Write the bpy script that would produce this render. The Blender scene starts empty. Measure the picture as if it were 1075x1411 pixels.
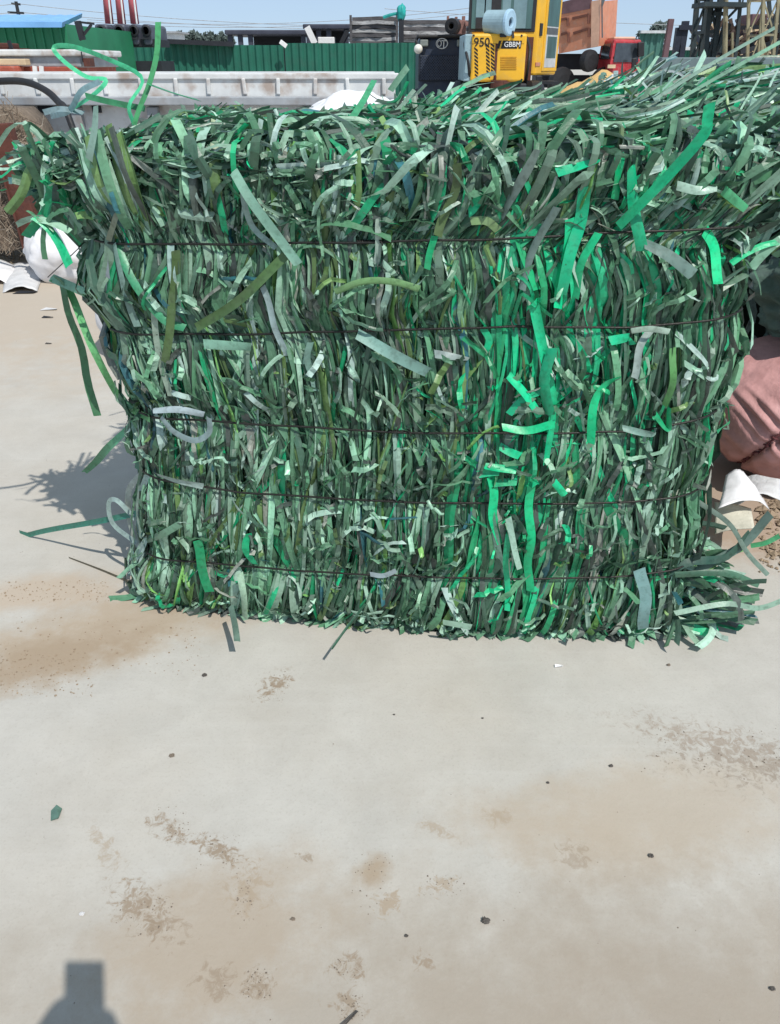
import bpy, math, random
import numpy as np
from mathutils import Vector, Matrix, noise

rnd = random.Random(7)
R = math.radians
scene = bpy.context.scene
C = scene.collection

# ------------------------------------------------------------------ camera
PITCH = R(30.15); CAMZ = 1.55; F = 1066.0; CX, CY = 537.5, 705.5
FWD = Vector((0, math.cos(PITCH), -math.sin(PITCH)))
UPV = Vector((0, math.sin(PITCH), math.cos(PITCH)))
CAM = Vector((0, 0, CAMZ))

def ray(px, py):
    return FWD * F + Vector((px - CX, 0, 0)) + UPV * (CY - py)
def at(px, py, Y):
    d = ray(px, py)
    return CAM + d * (Y / d.y)
def ground(px, py, z=0.0):
    d = ray(px, py)
    return CAM + d * ((z - CAMZ) / d.z)
def ppm(px, py, Y):
    """pixels per metre at that point"""
    d = at(px, py, Y) - CAM
    return F / d.dot(FWD)

cd = bpy.data.cameras.new('camera'); cam = bpy.data.objects.new('camera', cd); C.objects.link(cam)
cam.location = CAM; cam.rotation_euler = (math.pi/2 - PITCH, 0, 0)
cd.sensor_fit = 'VERTICAL'; cd.sensor_height = 24.0; cd.lens = 24.0 * F / 1411.0
cd.clip_start = 0.02; cd.clip_end = 2000
scene.camera = cam

# ------------------------------------------------------------------ light
SUN_EL = R(55.7); AZ = R(34.6)
sh = Vector((-math.sin(AZ)*math.cos(SUN_EL), math.cos(AZ)*math.cos(SUN_EL), -math.sin(SUN_EL)))
ld = bpy.data.lights.new('sun', 'SUN'); ld.energy = 4.1; ld.angle = R(0.53); ld.color = (1, .955, .89)
sun = bpy.data.objects.new('sun', ld); C.objects.link(sun)
sun.rotation_euler = sh.to_track_quat('-Z', 'Y').to_euler(); sun.location = (3, -4, 8)
w = bpy.data.worlds.new('World'); scene.world = w; w.use_nodes = True
nt = w.node_tree; bg = nt.nodes['Background']
sky = nt.nodes.new('ShaderNodeTexSky'); sky.sky_type = 'NISHITA'; sky.sun_disc = False
sky.sun_elevation = SUN_EL; sky.sun_rotation = math.pi - AZ
sky.air_density = .55; sky.dust_density = 0.45; sky.ozone_density = 5.0
hz = nt.nodes.new('ShaderNodeMixRGB'); hz.inputs[0].default_value = .68; hz.inputs[2].default_value = (3.5, 4.4, 5.35, 1)
nt.links.new(sky.outputs[0], hz.inputs[1]); nt.links.new(hz.outputs[0], bg.inputs[0]); bg.inputs[1].default_value = 0.15
scene.view_settings.view_transform = 'Standard'; scene.view_settings.look = 'None'
scene.view_settings.exposure = 0; scene.view_settings.gamma = 1
scene.render.engine = 'CYCLES'
scene.cycles.max_bounces = 6

# ------------------------------------------------------------------ materials
def new_mat(name):
    m = bpy.data.materials.new(name); m.use_nodes = True
    n = m.node_tree.nodes; return m, n, m.node_tree.links, n['Principled BSDF']

def mat(name, col, rough=.6, var=.25, scale=3.0, bump=.15, metal=0.0, dirt=None, dirt_amt=.5, spec=.4, stretch=(1, 1, 1), bscale=None):
    m, n, l, b = new_mat(name)
    tc = n.new('ShaderNodeTexCoord')
    mp = n.new('ShaderNodeMapping'); mp.inputs['Scale'].default_value = stretch
    l.new(tc.outputs['Object'], mp.inputs[0])
    nz = n.new('ShaderNodeTexNoise'); nz.inputs['Scale'].default_value = scale; nz.inputs['Detail'].default_value = 8; nz.inputs['Roughness'].default_value = .65
    l.new(mp.outputs[0], nz.inputs['Vector'])
    rp = n.new('ShaderNodeValToRGB')
    rp.color_ramp.elements[0].position = .3; rp.color_ramp.elements[1].position = .72
    rp.color_ramp.elements[0].color = (*[c*(1-var) for c in col], 1)
    rp.color_ramp.elements[1].color = (*[min(1, c*(1+var*.7)) for c in col], 1)
    l.new(nz.outputs['Fac'], rp.inputs[0])
    out = rp.outputs[0]
    if dirt:
        n2 = n.new('ShaderNodeTexNoise'); n2.inputs['Scale'].default_value = scale*2.3; n2.inputs['Detail'].default_value = 10
        l.new(mp.outputs[0], n2.inputs['Vector'])
        mr = n.new('ShaderNodeMapRange'); mr.inputs[1].default_value = .52; mr.inputs[2].default_value = .68; mr.inputs[4].default_value = dirt_amt
        l.new(n2.outputs['Fac'], mr.inputs[0])
        mx = n.new('ShaderNodeMixRGB'); mx.inputs[2].default_value = (*dirt, 1)
        l.new(mr.outputs[0], mx.inputs[0]); l.new(out, mx.inputs[1]); out = mx.outputs[0]
    l.new(out, b.inputs['Base Color'])
    b.inputs['Roughness'].default_value = rough; b.inputs['Metallic'].default_value = metal
    b.inputs['Specular IOR Level'].default_value = spec
    if bump:
        bp = n.new('ShaderNodeBump'); bp.inputs['Strength'].default_value = bump; bp.inputs['Distance'].default_value = .02
        n3 = n.new('ShaderNodeTexNoise'); n3.inputs['Scale'].default_value = bscale or scale*5; n3.inputs['Detail'].default_value = 6
        l.new(mp.outputs[0], n3.inputs['Vector']); l.new(n3.outputs['Fac'], bp.inputs['Height']); l.new(bp.outputs[0], b.inputs['Normal'])
    return m

def strip_material(name, rough=.36, trans=.16, dust=.14):
    m, n, l, b = new_mat(name)
    at_ = n.new('ShaderNodeAttribute'); at_.attribute_name = 'Col'
    tc = n.new('ShaderNodeTexCoord')
    nz = n.new('ShaderNodeTexNoise'); nz.inputs['Scale'].default_value = 38; nz.inputs['Detail'].default_value = 6
    l.new(tc.outputs['Object'], nz.inputs['Vector'])
    mr = n.new('ShaderNodeMapRange'); mr.inputs[1].default_value = .42; mr.inputs[2].default_value = .75; mr.inputs[4].default_value = dust
    l.new(nz.outputs['Fac'], mr.inputs[0])
    mx = n.new('ShaderNodeMixRGB'); mx.inputs[2].default_value = (.22, .24, .21, 1)
    l.new(mr.outputs[0], mx.inputs[0]); l.new(at_.outputs['Color'], mx.inputs[1])
    nd = n.new('ShaderNodeTexNoise'); nd.inputs['Scale'].default_value = 75; nd.inputs['Detail'].default_value = 8; l.new(tc.outputs['Object'], nd.inputs['Vector'])
    md = n.new('ShaderNodeMapRange'); md.inputs[1].default_value = .5; md.inputs[2].default_value = .72; md.inputs[4].default_value = .6; l.new(nd.outputs['Fac'], md.inputs[0])
    mx0 = mx; mx = n.new('ShaderNodeMixRGB'); mx.blend_type = 'MULTIPLY'; mx.inputs[2].default_value = (.42, .42, .38, 1); l.new(md.outputs[0], mx.inputs[0]); l.new(mx0.outputs[0], mx.inputs[1])
    l.new(mx.outputs[0], b.inputs['Base Color'])
    mr2 = n.new('ShaderNodeMapRange'); mr2.inputs[3].default_value = rough-.12; mr2.inputs[4].default_value = rough+.2
    l.new(nz.outputs['Fac'], mr2.inputs[0]); l.new(mr2.outputs[0], b.inputs['Roughness'])
    b.inputs['Specular IOR Level'].default_value = .5
    wv = n.new('ShaderNodeTexNoise'); wv.inputs['Scale'].default_value = 160; l.new(tc.outputs['Object'], wv.inputs['Vector'])
    bp = n.new('ShaderNodeBump'); bp.inputs['Strength'].default_value = .12; bp.inputs['Distance'].default_value = .004
    l.new(wv.outputs['Fac'], bp.inputs['Height']); l.new(bp.outputs[0], b.inputs['Normal'])
    tr = n.new('ShaderNodeBsdfTranslucent'); l.new(mx.outputs[0], tr.inputs[0])
    ms = n.new('ShaderNodeMixShader'); ms.inputs[0].default_value = trans
    l.new(b.outputs[0], ms.inputs[1]); l.new(tr.outputs[0], ms.inputs[2])
    l.new(ms.outputs[0], n['Material Output'].inputs[0])
    return m

M = {}
M['strip'] = strip_material('green_plastic_strap')
M['core'] = mat('bale_gap_shade', (.012, .022, .016), .8, .3, 8)
M['wire'] = mat('black_wire', (.035, .035, .032), .45, .3, 40, metal=.6)
M['white_steel'] = mat('white_painted_steel', (.68, .69, .68), .5, .25, 2.2, .1, dirt=(.32, .22, .16), dirt_amt=.75)
M['grey_steel'] = mat('grey_weathered_steel', (.34, .36, .38), .6, .3, 2.5, .12, dirt=(.2, .15, .12), dirt_amt=.45)
M['dark'] = mat('dark_metal_and_shade', (.022, .024, .03), .6, .3, 4)  # plain dark metal, plus painted shade in the rail gaps and shed interior
M['black_rubber'] = mat('black_rubber', (.02, .02, .022), .55, .3, 8)
M['fence'] = mat('green_corrugated_sheet', (.018, .13, .088), .5, .22, 1.0, .05, dirt=(.04, .12, .09), dirt_amt=.4)
M['green_wall'] = mat('green_sheet_wall', (.022, .20, .095), .5, .25, .8, .05)
M['blue_roof'] = mat('blue_roof_sheet', (.20, .44, .78), .45, .2, .8, .05)
M['red_paint'] = mat('red_paint', (.42, .035, .045), .4, .3, 4, .1, dirt=(.3, .2, .18), dirt_amt=.4)
M['pink_pipe'] = mat('faded_red_pipe', (.62, .14, .16), .5, .2, 3, .1)
M['rust'] = mat('rusty_steel', (.11, .038, .026), .8, .4, 6, .3, dirt=(.07, .03, .025), dirt_amt=.7)
M['rustband'] = mat('red_oxide_paint', (.38, .085, .05), .6, .3, 4, .1, dirt=(.5, .4, .35), dirt_amt=.3)
M['tan'] = mat('tan_panel', (.62, .47, .30), .6, .2, 4, .1)
M['yellow'] = mat('yellow_machine_paint', (.80, .44, .030), .38, .12, 2.5, .06, dirt=(.62, .40, .10), dirt_amt=.45)
M['salmon'] = mat('faded_orange_paint', (.58, .24, .14), .55, .18, 3, .1, dirt=(.5, .33, .25), dirt_amt=.5)
M['salmon_dark'] = mat('dark_orange_rib', (.16, .06, .04), .6, .3, 5)
M['navy'] = mat('navy_paint', (.035, .050, .090), .4, .3, 4, .08, dirt=(.08, .09, .11), dirt_amt=.4)
M['grille'] = mat('dark_grille', (.018, .024, .038), .6, .4, 12)
M['glass'] = mat('tinted_cab_glass', (.07, .15, .15), .3, .45, 1.6, 0, spec=.6, stretch=(3, 1, .4))
M['dark_glass'] = mat('dark_truck_glass', (.05, .06, .07), .12, .5, 2, 0, spec=.6)
M['paleblue'] = mat('pale_blue_metal', (.30, .43, .48), .4, .2, 5, .08)
M['silver'] = mat('pale_metal', (.55, .57, .58), .4, .25, 6, .08)
M['lamp'] = mat('lamp_lens', (.75, .75, .70), .25, .15, 10, 0)
M['black'] = mat('black_paint', (.012, .011, .012), .5, .3, 8, 0)
M['white'] = mat('white_paint', (.78, .78, .77), .5, .1, 8, 0)
M['stripe_stack'] = mat('pale_streaky_sheet', (.42, .42, .42), .6, .5, 3, .3, dirt=(.08, .075, .08), dirt_amt=.8, stretch=(.6, .6, 4))
M['stack_dark'] = mat('dark_streaky_sheet', (.10, .095, .10), .7, .5, 4, .3, stretch=(.6, .6, 4))
M['shed'] = mat('hazed_shed_metal', (.055, .060, .085), .55, .3, 2, .05)  # bluish lift: distance haze mixed into the colour
M['tree_far'] = mat('hazed_leaves', (.085, .115, .105), .8, .4, .5, 0)  # leaf colour lightened to carry the aerial haze
M['bark'] = mat('bark', (.09, .07, .055), .9, .3, 8)
M['teal'] = mat('teal_plastic', (.02, .36, .33), .5, .3, 5, .2)
M['lattice'] = mat('dark_lattice_paint', (.030, .046, .052), .6, .3, 3, .1, dirt=(.10, .07, .05), dirt_amt=.25)
M['lattice_tan'] = mat('tan_lattice_paint', (.30, .27, .17), .6, .3, 3, .1, dirt=(.15, .09, .05), dirt_amt=.5)
M['plum'] = mat('purple_brown_paint', (.15, .085, .095), .7, .3, 3, .1)
M['white_film'] = mat('white_plastic_film', (.80, .80, .81), .42, .08, 4, .5, bscale=11)
M['woven_white'] = mat('white_woven_sack', (.76, .75, .76), .55, .10, 6, .45, bscale=9)
M['pink'] = mat('pink_woven_sack', (.56, .30, .29), .62, .2, 7, .3, dirt=(.42, .21, .20), dirt_amt=.6, bscale=34)
M['seam'] = mat('maroon_seam_thread', (.16, .05, .055), .8, .3, 30)
M['greybag'] = mat('grey_green_sack', (.12, .19, .155), .55, .35, 5, .35, dirt=(.09, .12, .11), dirt_amt=.6, bscale=30)
M['straw'] = mat('dry_straw', (.34, .25, .16), .9, .4, 10, .2)
M['fibre'] = mat('brown_fibre_bundle', (.20, .155, .115), .9, .45, 16, .6, stretch=(1, 1, .35))
M['sand'] = mat('ochre_sand', (.62, .40, .16), .9, .15, 8, .3)
M['paper'] = mat('pale_scrap_paper', (.60, .60, .60), .7, .2, 10, .3)
M['stone'] = mat('grey_brown_stone', (.22, .18, .14), .9, .4, 30, .4)
M['stone_dark'] = mat('dark_stone', (.10, .09, .08), .9, .4, 30, .4)
M['skin'] = mat('skin', (.45, .27, .19), .5, .1, 20, .05)
M['shirt'] = mat('dark_shirt', (.05, .06, .09), .8, .2, 8, .1)
M['trousers'] = mat('dark_trousers', (.03, .03, .035), .8, .2, 8, .1)
M['hair'] = mat('black_hair', (.012, .010, .010), .5, .3, 40, .3)
M['glass_blue'] = mat('pale_blue_glass', (.17, .28, .32), .2, .25, 3, 0, spec=.6)

M['grey_machine'] = mat('dark_grey_housing', (.085, .095, .125), .5, .3, 2, .08)
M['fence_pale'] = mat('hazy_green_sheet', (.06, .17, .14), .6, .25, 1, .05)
M['navy_light'] = mat('navy_mesh_wire', (.07, .09, .14), .5, .2, 10)
M['lamp_dim'] = mat('dusty_lamp_lens', (.22, .25, .24), .35, .3, 12, 0)
M['rust_pale'] = mat('pale_rust', (.28, .15, .13), .8, .4, 8, .2)
M['rust_dark'] = mat('dark_rust', (.075, .05, .04), .85, .5, 4, .3)
M['ring_blue'] = mat('light_blue_ring', (.36, .54, .68), .4, .15, 6, .05)
M['dark_grey'] = mat('dark_grey_paint', (.10, .11, .12), .5, .3, 6, .05)
M['salmon_pale'] = mat('pale_orange', (.66, .40, .28), .55, .15, 4, .1)  # bed corner post, and the highlight painted on the cab roof
M['dark_blue'] = mat('black_blue_paint', (.022, .028, .045), .5, .3, 4, .05)
M['grey_blue'] = mat('blue_grey_wall', (.14, .19, .20), .8, .25, 3, .15)
M['greybag_pale'] = mat('pale_grey_sack', (.20, .26, .23), .55, .3, 5, .35, bscale=30)
M['cream'] = mat('cream_card', (.62, .60, .50), .7, .15, 10, .2)
M['stone_tan'] = mat('tan_stone', (.34, .26, .18), .9, .4, 30, .4)
M['green_chip'] = mat('green_plastic_chip', (.10, .19, .15), .5, .3, 60, .3)
M['lips'] = mat('lips', (.35, .13, .11), .5, .1, 20, 0)
M['yellow_dark'] = mat('grimy_yellow_paint', (.60, .31, .02), .5, .3, 5, .1)
M['strip_matte'] = strip_material('dry_fibre', .85, .08, .1)

# ------------------------------------------------------------------ mesh building
class MB:
    def __init__(s): s.v = []; s.f = []; s.mi = []; s.col = []
    def add(s, vs, fs, mi=0, col=None):
        o = len(s.v); s.v.extend([tuple(x) for x in vs])
        for f in fs: s.f.append(tuple(i+o for i in f)); s.mi.append(mi)
        s.col.extend([col or (1, 1, 1)]*len(vs)); return s
    def box(s, c, size, mi=0, rot=None):
        c = Vector(c); hx, hy, hz = [a/2 for a in size]
        vs = [Vector((x, y, z)) for x in (-hx, hx) for y in (-hy, hy) for z in (-hz, hz)]
        if rot is not None: vs = [rot @ v for v in vs]
        return s.add([v+c for v in vs], [(0,1,3,2),(4,6,7,5),(0,4,5,1),(2,3,7,6),(0,2,6,4),(1,5,7,3)], mi)
    def bar(s, a, b, w, d=None, mi=0, upv=(0, -1, 0)):
        a = Vector(a); b = Vector(b); t = (b-a); L = t.length; t.normalize()
        n = Vector(upv); sd = t.cross(n)
        if sd.length < 1e-4: n = Vector((1, 0, 0)); sd = t.cross(n)
        sd.normalize(); n = sd.cross(t).normalized()
        rot = Matrix((sd, n, t)).transposed()
        return s.box((a+b)/2, (w, d or w, L), mi, rot)
    def tube(s, path, r, n=8, mi=0, cap=True, closed=False):
        P = [Vector(p) for p in path]; N = len(P)
        rs = r if isinstance(r, (list, tuple)) else [r]*N
        vs = []; prev = None
        for i in range(N):
            if closed: t = P[(i+1) % N]-P[i-1]
            else: t = P[min(i+1, N-1)]-P[max(i-1, 0)]
            t.normalize()
            if prev is None:
                a = Vector((0, 0, 1)) if abs(t.z) < .9 else Vector((1, 0, 0))
                u = t.cross(a).normalized()
            else:
                u = (prev - t*prev.dot(t)).normalized()
            prev = u; vv = t.cross(u)
            for k in range(n):
                an = 2*math.pi*k/n
                vs.append(P[i] + (u*math.cos(an)+vv*math.sin(an))*rs[i])
        fs = []
        for i in range(N if closed else N-1):
            j = (i+1) % N
            for k in range(n):
                fs.append((i*n+k, i*n+(k+1) % n, j*n+(k+1) % n, j*n+k))
        if cap and not closed:
            fs.append(tuple(range(n))[::-1]); fs.append(tuple((N-1)*n+k for k in range(n)))
        return s.add(vs, fs, mi)
    def lathe(s, prof, c, axis=(0, 0, 1), n=24, mi=0):
        """prof: (radius, height) along axis"""
        q = Vector(axis).normalized().to_track_quat('Z', 'Y'); c = Vector(c)
        vs = []
        for r_, h in prof:
            for k in range(n):
                a = 2*math.pi*k/n
                vs.append(c + q @ Vector((r_*math.cos(a), r_*math.sin(a), h)))
        fs = [(i*n+k, i*n+(k+1) % n, (i+1)*n+(k+1) % n, (i+1)*n+k) for i in range(len(prof)-1) for k in range(n)]
        return s.add(vs, fs, mi)
    def prism(s, pts, z0, z1, mi=0):
        n = len(pts)
        vs = [(p[0], p[1], z0) for p in pts]+[(p[0], p[1], z1) for p in pts]
        fs = [tuple(range(n))[::-1], tuple(range(n, 2*n))]+[(i, (i+1) % n, n+(i+1) % n, n+i) for i in range(n)]
        return s.add(vs, fs, mi)
    def pxbox(s, x0, y0, x1, y1, Y, depth, mi=0):
        a = at(x0, y0, Y); b = at(x1, y1, Y); 
        return s.box(((a.x+b.x)/2, Y+depth/2, (a.z+b.z)/2), (abs(b.x-a.x), depth, abs(a.z-b.z)), mi)
    def ribbon(s, P, N, wid, phi, col, tip=None):
        n = len(P); vs = []; crease = rnd.gauss(0, .13); off_ = rnd.uniform(-.2, .2)
        for i in range(n):
            t = P[min(i+1, n-1)]-P[max(i-1, 0)]
            if t.length < 1e-7: t = Vector((0, 0, 1))
            t.normalize(); nn = N[i]; b = t.cross(nn)
            if b.length < 1e-3: b = t.cross(Vector((.3, .5, .8)))
            b.normalize(); nn = b.cross(t)
            ph = phi[i]; sd = b*math.cos(ph)+nn*math.sin(ph)
            wv = wid[i] if isinstance(wid, (list, tuple)) else wid
            k0 = 0
            if tip and i in (0, n-1): k0 = tip if i else -tip
            nf = sd.cross(t)
            vs.append(P[i]-sd*wv/2 + t*k0*wv); vs.append(P[i]+sd*wv*off_ + nf*(wv*crease)); vs.append(P[i]+sd*wv/2 - t*k0*wv)
        s.add(vs, [q for i in range(n-1) for q in ((3*i, 3*i+1, 3*i+4, 3*i+3), (3*i+1, 3*i+2, 3*i+5, 3*i+4))], 0, col)
        tone = 1.0
        for i in range(n):
            tone = min(1.25, max(.7, tone+rnd.gauss(0, .07)))
            for k in range(3):
                a_ = tone*(1+rnd.gauss(0, .03)); s.col[-3*n+3*i+k] = tuple(min(.85, q*a_) for q in col)
        return s

def obj(name, mb, mats, parent=None, smooth=False, bevel=0, colors=False):
    me = bpy.data.meshes.new(name)
    off = parent.location.copy() if parent is not None else Vector((0, 0, 0))
    if parent is not None and parent.parent is not None: off = off + parent.parent.location
    if parent is None and mb.v:
        arr = np.array(mb.v); off = Vector(((arr[:, 0].min()+arr[:, 0].max())/2, (arr[:, 1].min()+arr[:, 1].max())/2, arr[:, 2].min()))
    me.from_pydata([(v[0]-off.x, v[1]-off.y, v[2]-off.z) for v in mb.v], [], mb.f)
    if not isinstance(mats, (list, tuple)): mats = [mats]
    for m in mats: me.materials.append(m)
    me.polygons.foreach_set('material_index', mb.mi)
    if smooth: me.polygons.foreach_set('use_smooth', [True]*len(me.polygons))
    if colors:
        a = me.color_attributes.new('Col', 'FLOAT_COLOR', 'POINT')
        flat = np.ones((len(mb.v), 4), dtype=np.float32); flat[:, :3] = np.array(mb.col)
        a.data.foreach_set('color', flat.ravel())
    me.update()
    o = bpy.data.objects.new(name, me); C.objects.link(o)
    if parent is not None: o.parent = parent
    else: o.location = off
    if bevel:
        b = o.modifiers.new('bevel', 'BEVEL'); b.width = bevel; b.segments = 2; b.limit_method = 'ANGLE'
    return o
def tag(o, label=None, cat=None, group=None, kind=None):
    if label: o['label'] = label
    if cat: o['category'] = cat
    if group: o['group'] = group
    if kind: o['kind'] = kind
    return o
def thing(name, loc, label, cat, group=None):
    o = bpy.data.objects.new(name, None); C.objects.link(o); o.location = loc; o.empty_display_size = .1
    return tag(o, label, cat, group)
def copy_tree(root, loc, label=None):
    r_ = root.copy(); C.objects.link(r_); r_.location = loc
    if label: r_['label'] = label
    for ch in [o for o in C.objects if o.parent == root]:
        c_ = ch.copy(); C.objects.link(c_); c_.parent = r_
    return r_
def text_mb(body, size, origin, xdir=(1, 0, 0), zdir=(0, 0, 1), depth=.004, bold=1.0):
    cu = bpy.data.curves.new('txt', 'FONT'); cu.body = body; cu.size = size; cu.extrude = depth; cu.offset = .012*size*bold
    to = bpy.data.objects.new('txt', cu); C.objects.link(to)
    bpy.context.view_layer.update()
    me = bpy.data.meshes.new_from_object(to.evaluated_get(bpy.context.evaluated_depsgraph_get()))
    x = Vector(xdir).normalized(); z = Vector(zdir).normalized(); y = x.cross(z)
    mb = MB(); o = Vector(origin)
    mb.add([o + x*v.co.x + z*v.co.y - y*v.co.z for v in me.vertices], [tuple(p.vertices) for p in me.polygons])
    bpy.data.objects.remove(to); bpy.data.curves.remove(cu); bpy.data.meshes.remove(me)
    return mb
def crspline(pts, n):
    """Catmull-Rom through pts, n samples"""
    P = [Vector(p) for p in pts]
    if len(P) == 2: return [P[0].lerp(P[1], i/(n-1)) for i in range(n)]
    P = [P[0]*2-P[1]]+P+[P[-1]*2-P[-2]]; segs = len(P)-3; out = []
    for i in range(n):
        t = i/(n-1)*segs; k = min(int(t), segs-1); t -= k
        a, b, c, d = P[k:k+4]
        out.append(.5*((2*b)+(c-a)*t+(2*a-5*b+4*c-d)*t*t+(3*b-a-3*c+d)*t**3))
    return out
def fbm(v, f=1.0): return noise.noise(Vector(v)*f)+.5*noise.noise(Vector(v)*f*2.1)+.25*noise.noise(Vector(v)*f*4.3)
def lumpy(c, rad, seed=0, amp=.12, freq=2.0, nu=48, nv=28, fn=None, rot=0, floor=0.0, sharp=1.0):
    """closed lumpy bag: superellipsoid with creases"""
    mb = MB(); c = Vector(c); vs = []
    for j in range(nv+1):
        th = math.pi*j/nv
        for i in range(nu):
            ph = 2*math.pi*i/nu
            d = Vector((math.sin(th)*math.cos(ph), math.sin(th)*math.sin(ph), math.cos(th)))
            e = Vector([math.copysign(abs(q)**sharp, q) for q in d])
            n1 = fbm(d*freq+Vector((seed*7.3, seed, 0)))
            cr = abs(noise.noise(d*freq*2.3+Vector((seed, 3, seed*2))))
            k = 1+amp*n1-amp*.8*(.35-min(cr, .35))
            p = Vector((e.x*rad[0]*k, e.y*rad[1]*k, e.z*rad[2]*k))
            if fn: p = fn(p, d)
            p.rotate(Matrix.Rotation(rot, 3, 'Z')); p += c
            if p.z < floor: p.z = floor + (p.z-floor)*.02
            vs.append(p)
    fs = [(j*nu+i, (j+1)*nu+i, (j+1)*nu+(i+1) % nu, j*nu+(i+1) % nu) for j in range(nv) for i in range(nu)]
    mb.add(vs, fs); return mb

# ------------------------------------------------------------------ ground
def ground_material():
    m, n, l, b = new_mat('dusty_concrete')
    geo = n.new('ShaderNodeNewGeometry')
    def nzt(scale, det=8, rough=.6, dist=0):
        t = n.new('ShaderNodeTexNoise'); t.inputs['Scale'].default_value = scale; t.inputs['Detail'].default_value = det
        t.inputs['Roughness'].default_value = rough; t.inputs['Distortion'].default_value = dist
        l.new(geo.outputs['Position'], t.inputs['Vector']); return t.outputs['Fac']
    def mapr(x, a, b_, c, d):
        r_ = n.new('ShaderNodeMapRange'); r_.inputs[1].default_value = a; r_.inputs[2].default_value = b_; r_.inputs[3].default_value = c; r_.inputs[4].default_value = d
        l.new(x, r_.inputs[0]); return r_.outputs[0]
    def mul(a, b_):
        r_ = n.new('ShaderNodeMath'); r_.operation = 'MULTIPLY'; r_.use_clamp = True
        l.new(a, r_.inputs[0])
        if isinstance(b_, float): r_.inputs[1].default_value = b_
        else: l.new(b_, r_.inputs[1])
        return r_.outputs[0]
    def mix(fac, a, col):
        r_ = n.new('ShaderNodeMixRGB'); l.new(fac, r_.inputs[0]); l.new(a, r_.inputs[1]); r_.inputs[2].default_value = (*col, 1); return r_.outputs[0]
    n_big, n_mid, n_fine, n_grain = nzt(.9, 6), nzt(4.5, 9, .65, .4), nzt(26, 8, .7), nzt(140, 4, .7)
    rp = n.new('ShaderNodeValToRGB'); e = rp.color_ramp.elements
    e[0].position = .34; e[0].color = (.424, .406, .366, 1); e[1].position = .66; e[1].color = (.484, .466, .423, 1)
    l.new(n_mid, rp.inputs[0]); col = rp.outputs[0]
    col = mix(mapr(n_big, .45, .70, 0, .45), col, (.43, .375, .30))
    col = mix(mapr(n_grain, .54, .8, 0, .5), col, (.27, .24, .20)); col = mix(mapr(nzt(320, 2, .5), .62, .8, 0, .35), col, (.52, .50, .46)); col = mix(mapr(n_fine, .52, .75, 0, .22), col, (.33, .30, .26))
    # trowel streaks
    wv = n.new('ShaderNodeMapping'); wv.inputs['Rotation'].default_value = (0, 0, R(24)); wv.inputs['Scale'].default_value = (1.2, 26, 1)
    l.new(geo.outputs['Position'], wv.inputs[0]); st = n.new('ShaderNodeTexNoise'); st.inputs['Scale'].default_value = 1.6; st.inputs['Detail'].default_value = 5
    l.new(wv.outputs[0], st.inputs[0])
    col = mix(mapr(st.outputs['Fac'], .55, .75, 0, .28), col, (.50, .48, .44))
    gr = n.new('ShaderNodeMath'); gr.operation = 'MULTIPLY_ADD'; gr.inputs[1].default_value = .6; l.new(n_fine, gr.inputs[0])
    l.new(mul(n_mid, .4), gr.inputs[2]); gritty = gr.outputs[0]
    def lin(x, a, b_):
        r_ = n.new('ShaderNodeMath'); r_.operation = 'MULTIPLY_ADD'; r_.inputs[1].default_value = a; r_.inputs[2].default_value = b_; l.new(x, r_.inputs[0]); return r_.outputs[0]
    n_flake = nzt(42, 9, .72, .8); n_soft = nzt(7, 11, .70, 0)
    soft_n = lin(n_soft, 1.5, -.30); hard_n = lin(n_flake, 4.2, -1.75)
    def blob(px, py, rx, ry, rot, colr, s, lo, hi, nz=None, z0=None):
        nonlocal col
        c = ground(px, py)
        mp = n.new('ShaderNodeMapping'); mp.vector_type = 'TEXTURE'
        mp.inputs['Location'].default_value = c; mp.inputs['Rotation'].default_value = (0, 0, R(rot)); mp.inputs['Scale'].default_value = (rx, ry, 1)
        l.new(geo.outputs['Position'], mp.inputs[0])
        ln = n.new('ShaderNodeVectorMath'); ln.operation = 'LENGTH'; l.new(mp.outputs[0], ln.inputs[0])
        fall = mapr(ln.outputs['Value'], .1, 1.35, 1.0, 0.0)
        ad = n.new('ShaderNodeMath'); ad.operation = 'ADD'; l.new(fall, ad.inputs[0]); l.new(soft_n if lo < .9 else hard_n, ad.inputs[1])
        if lo >= .88: hi += .28; lo -= .04
        col = mix(mul(mapr(ad.outputs[0], lo, hi, 0, s*(1 if lo < .88 else 1.0)), mapr(fall, .0, .45, 0, 1)), col, colr)
    br = (.335, .265, .19); bd = (.27, .21, .15)
    # soft dust, then gritty flakes
    blob(140, 870, .75, .21, 24, (.38, .30, .215), .8, .62, 1.25)
    blob(60, 910, .42, .16, 26, (.31, .235, .16), .7, .75, 1.25)
    blob(60, 815, .35, .12, 12, (.43, .34, .25), .7, .6, 1.15)
    blob(20, 420, 3.2, 2.0, 0, (.43, .36, .28), .75, .7, 1.2)
    blob(770, 1140, .42, .14, -8, (.37, .31, .24), .45, .75, 1.4)
    blob(900, 1120, .5, .2, 10, (.40, .33, .25), .55, .7, 1.2)
    blob(540, 1420, 1.3, .34, 0, (.32, .275, .22), .7, .55, 1.4)  # near dust, with lens vignetting darkened into the same patch
    blob(950, 1380, .65, .32, 0, (.31, .26, .205), .6, .6, 1.4)
    blob(300, 1290, .32, .2, 30, (.36, .29, .215), .6, .65, 1.2)
    blob(1040, 1050, .32, .13, -15, (.27, .225, .18), .9, .95, 1.25)
    blob(980, 1020, .32, .10, -20, (.33, .28, .23), .8, .95, 1.25)
    blob(378, 945, .055, .085, -35, bd, .95, .93, 1.08)
    blob(235, 1145, .10, .035, -32, bd, .85, .93, 1.08)
    blob(300, 1170, .11, .035, -28, bd, .9, .95, 1.08)
    blob(512, 1200, .060, .06, 0, br, .9, .88, 1.08)
    blob(535, 1245, .05, .04, 40, br, .8, .95, 1.1)
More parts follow.
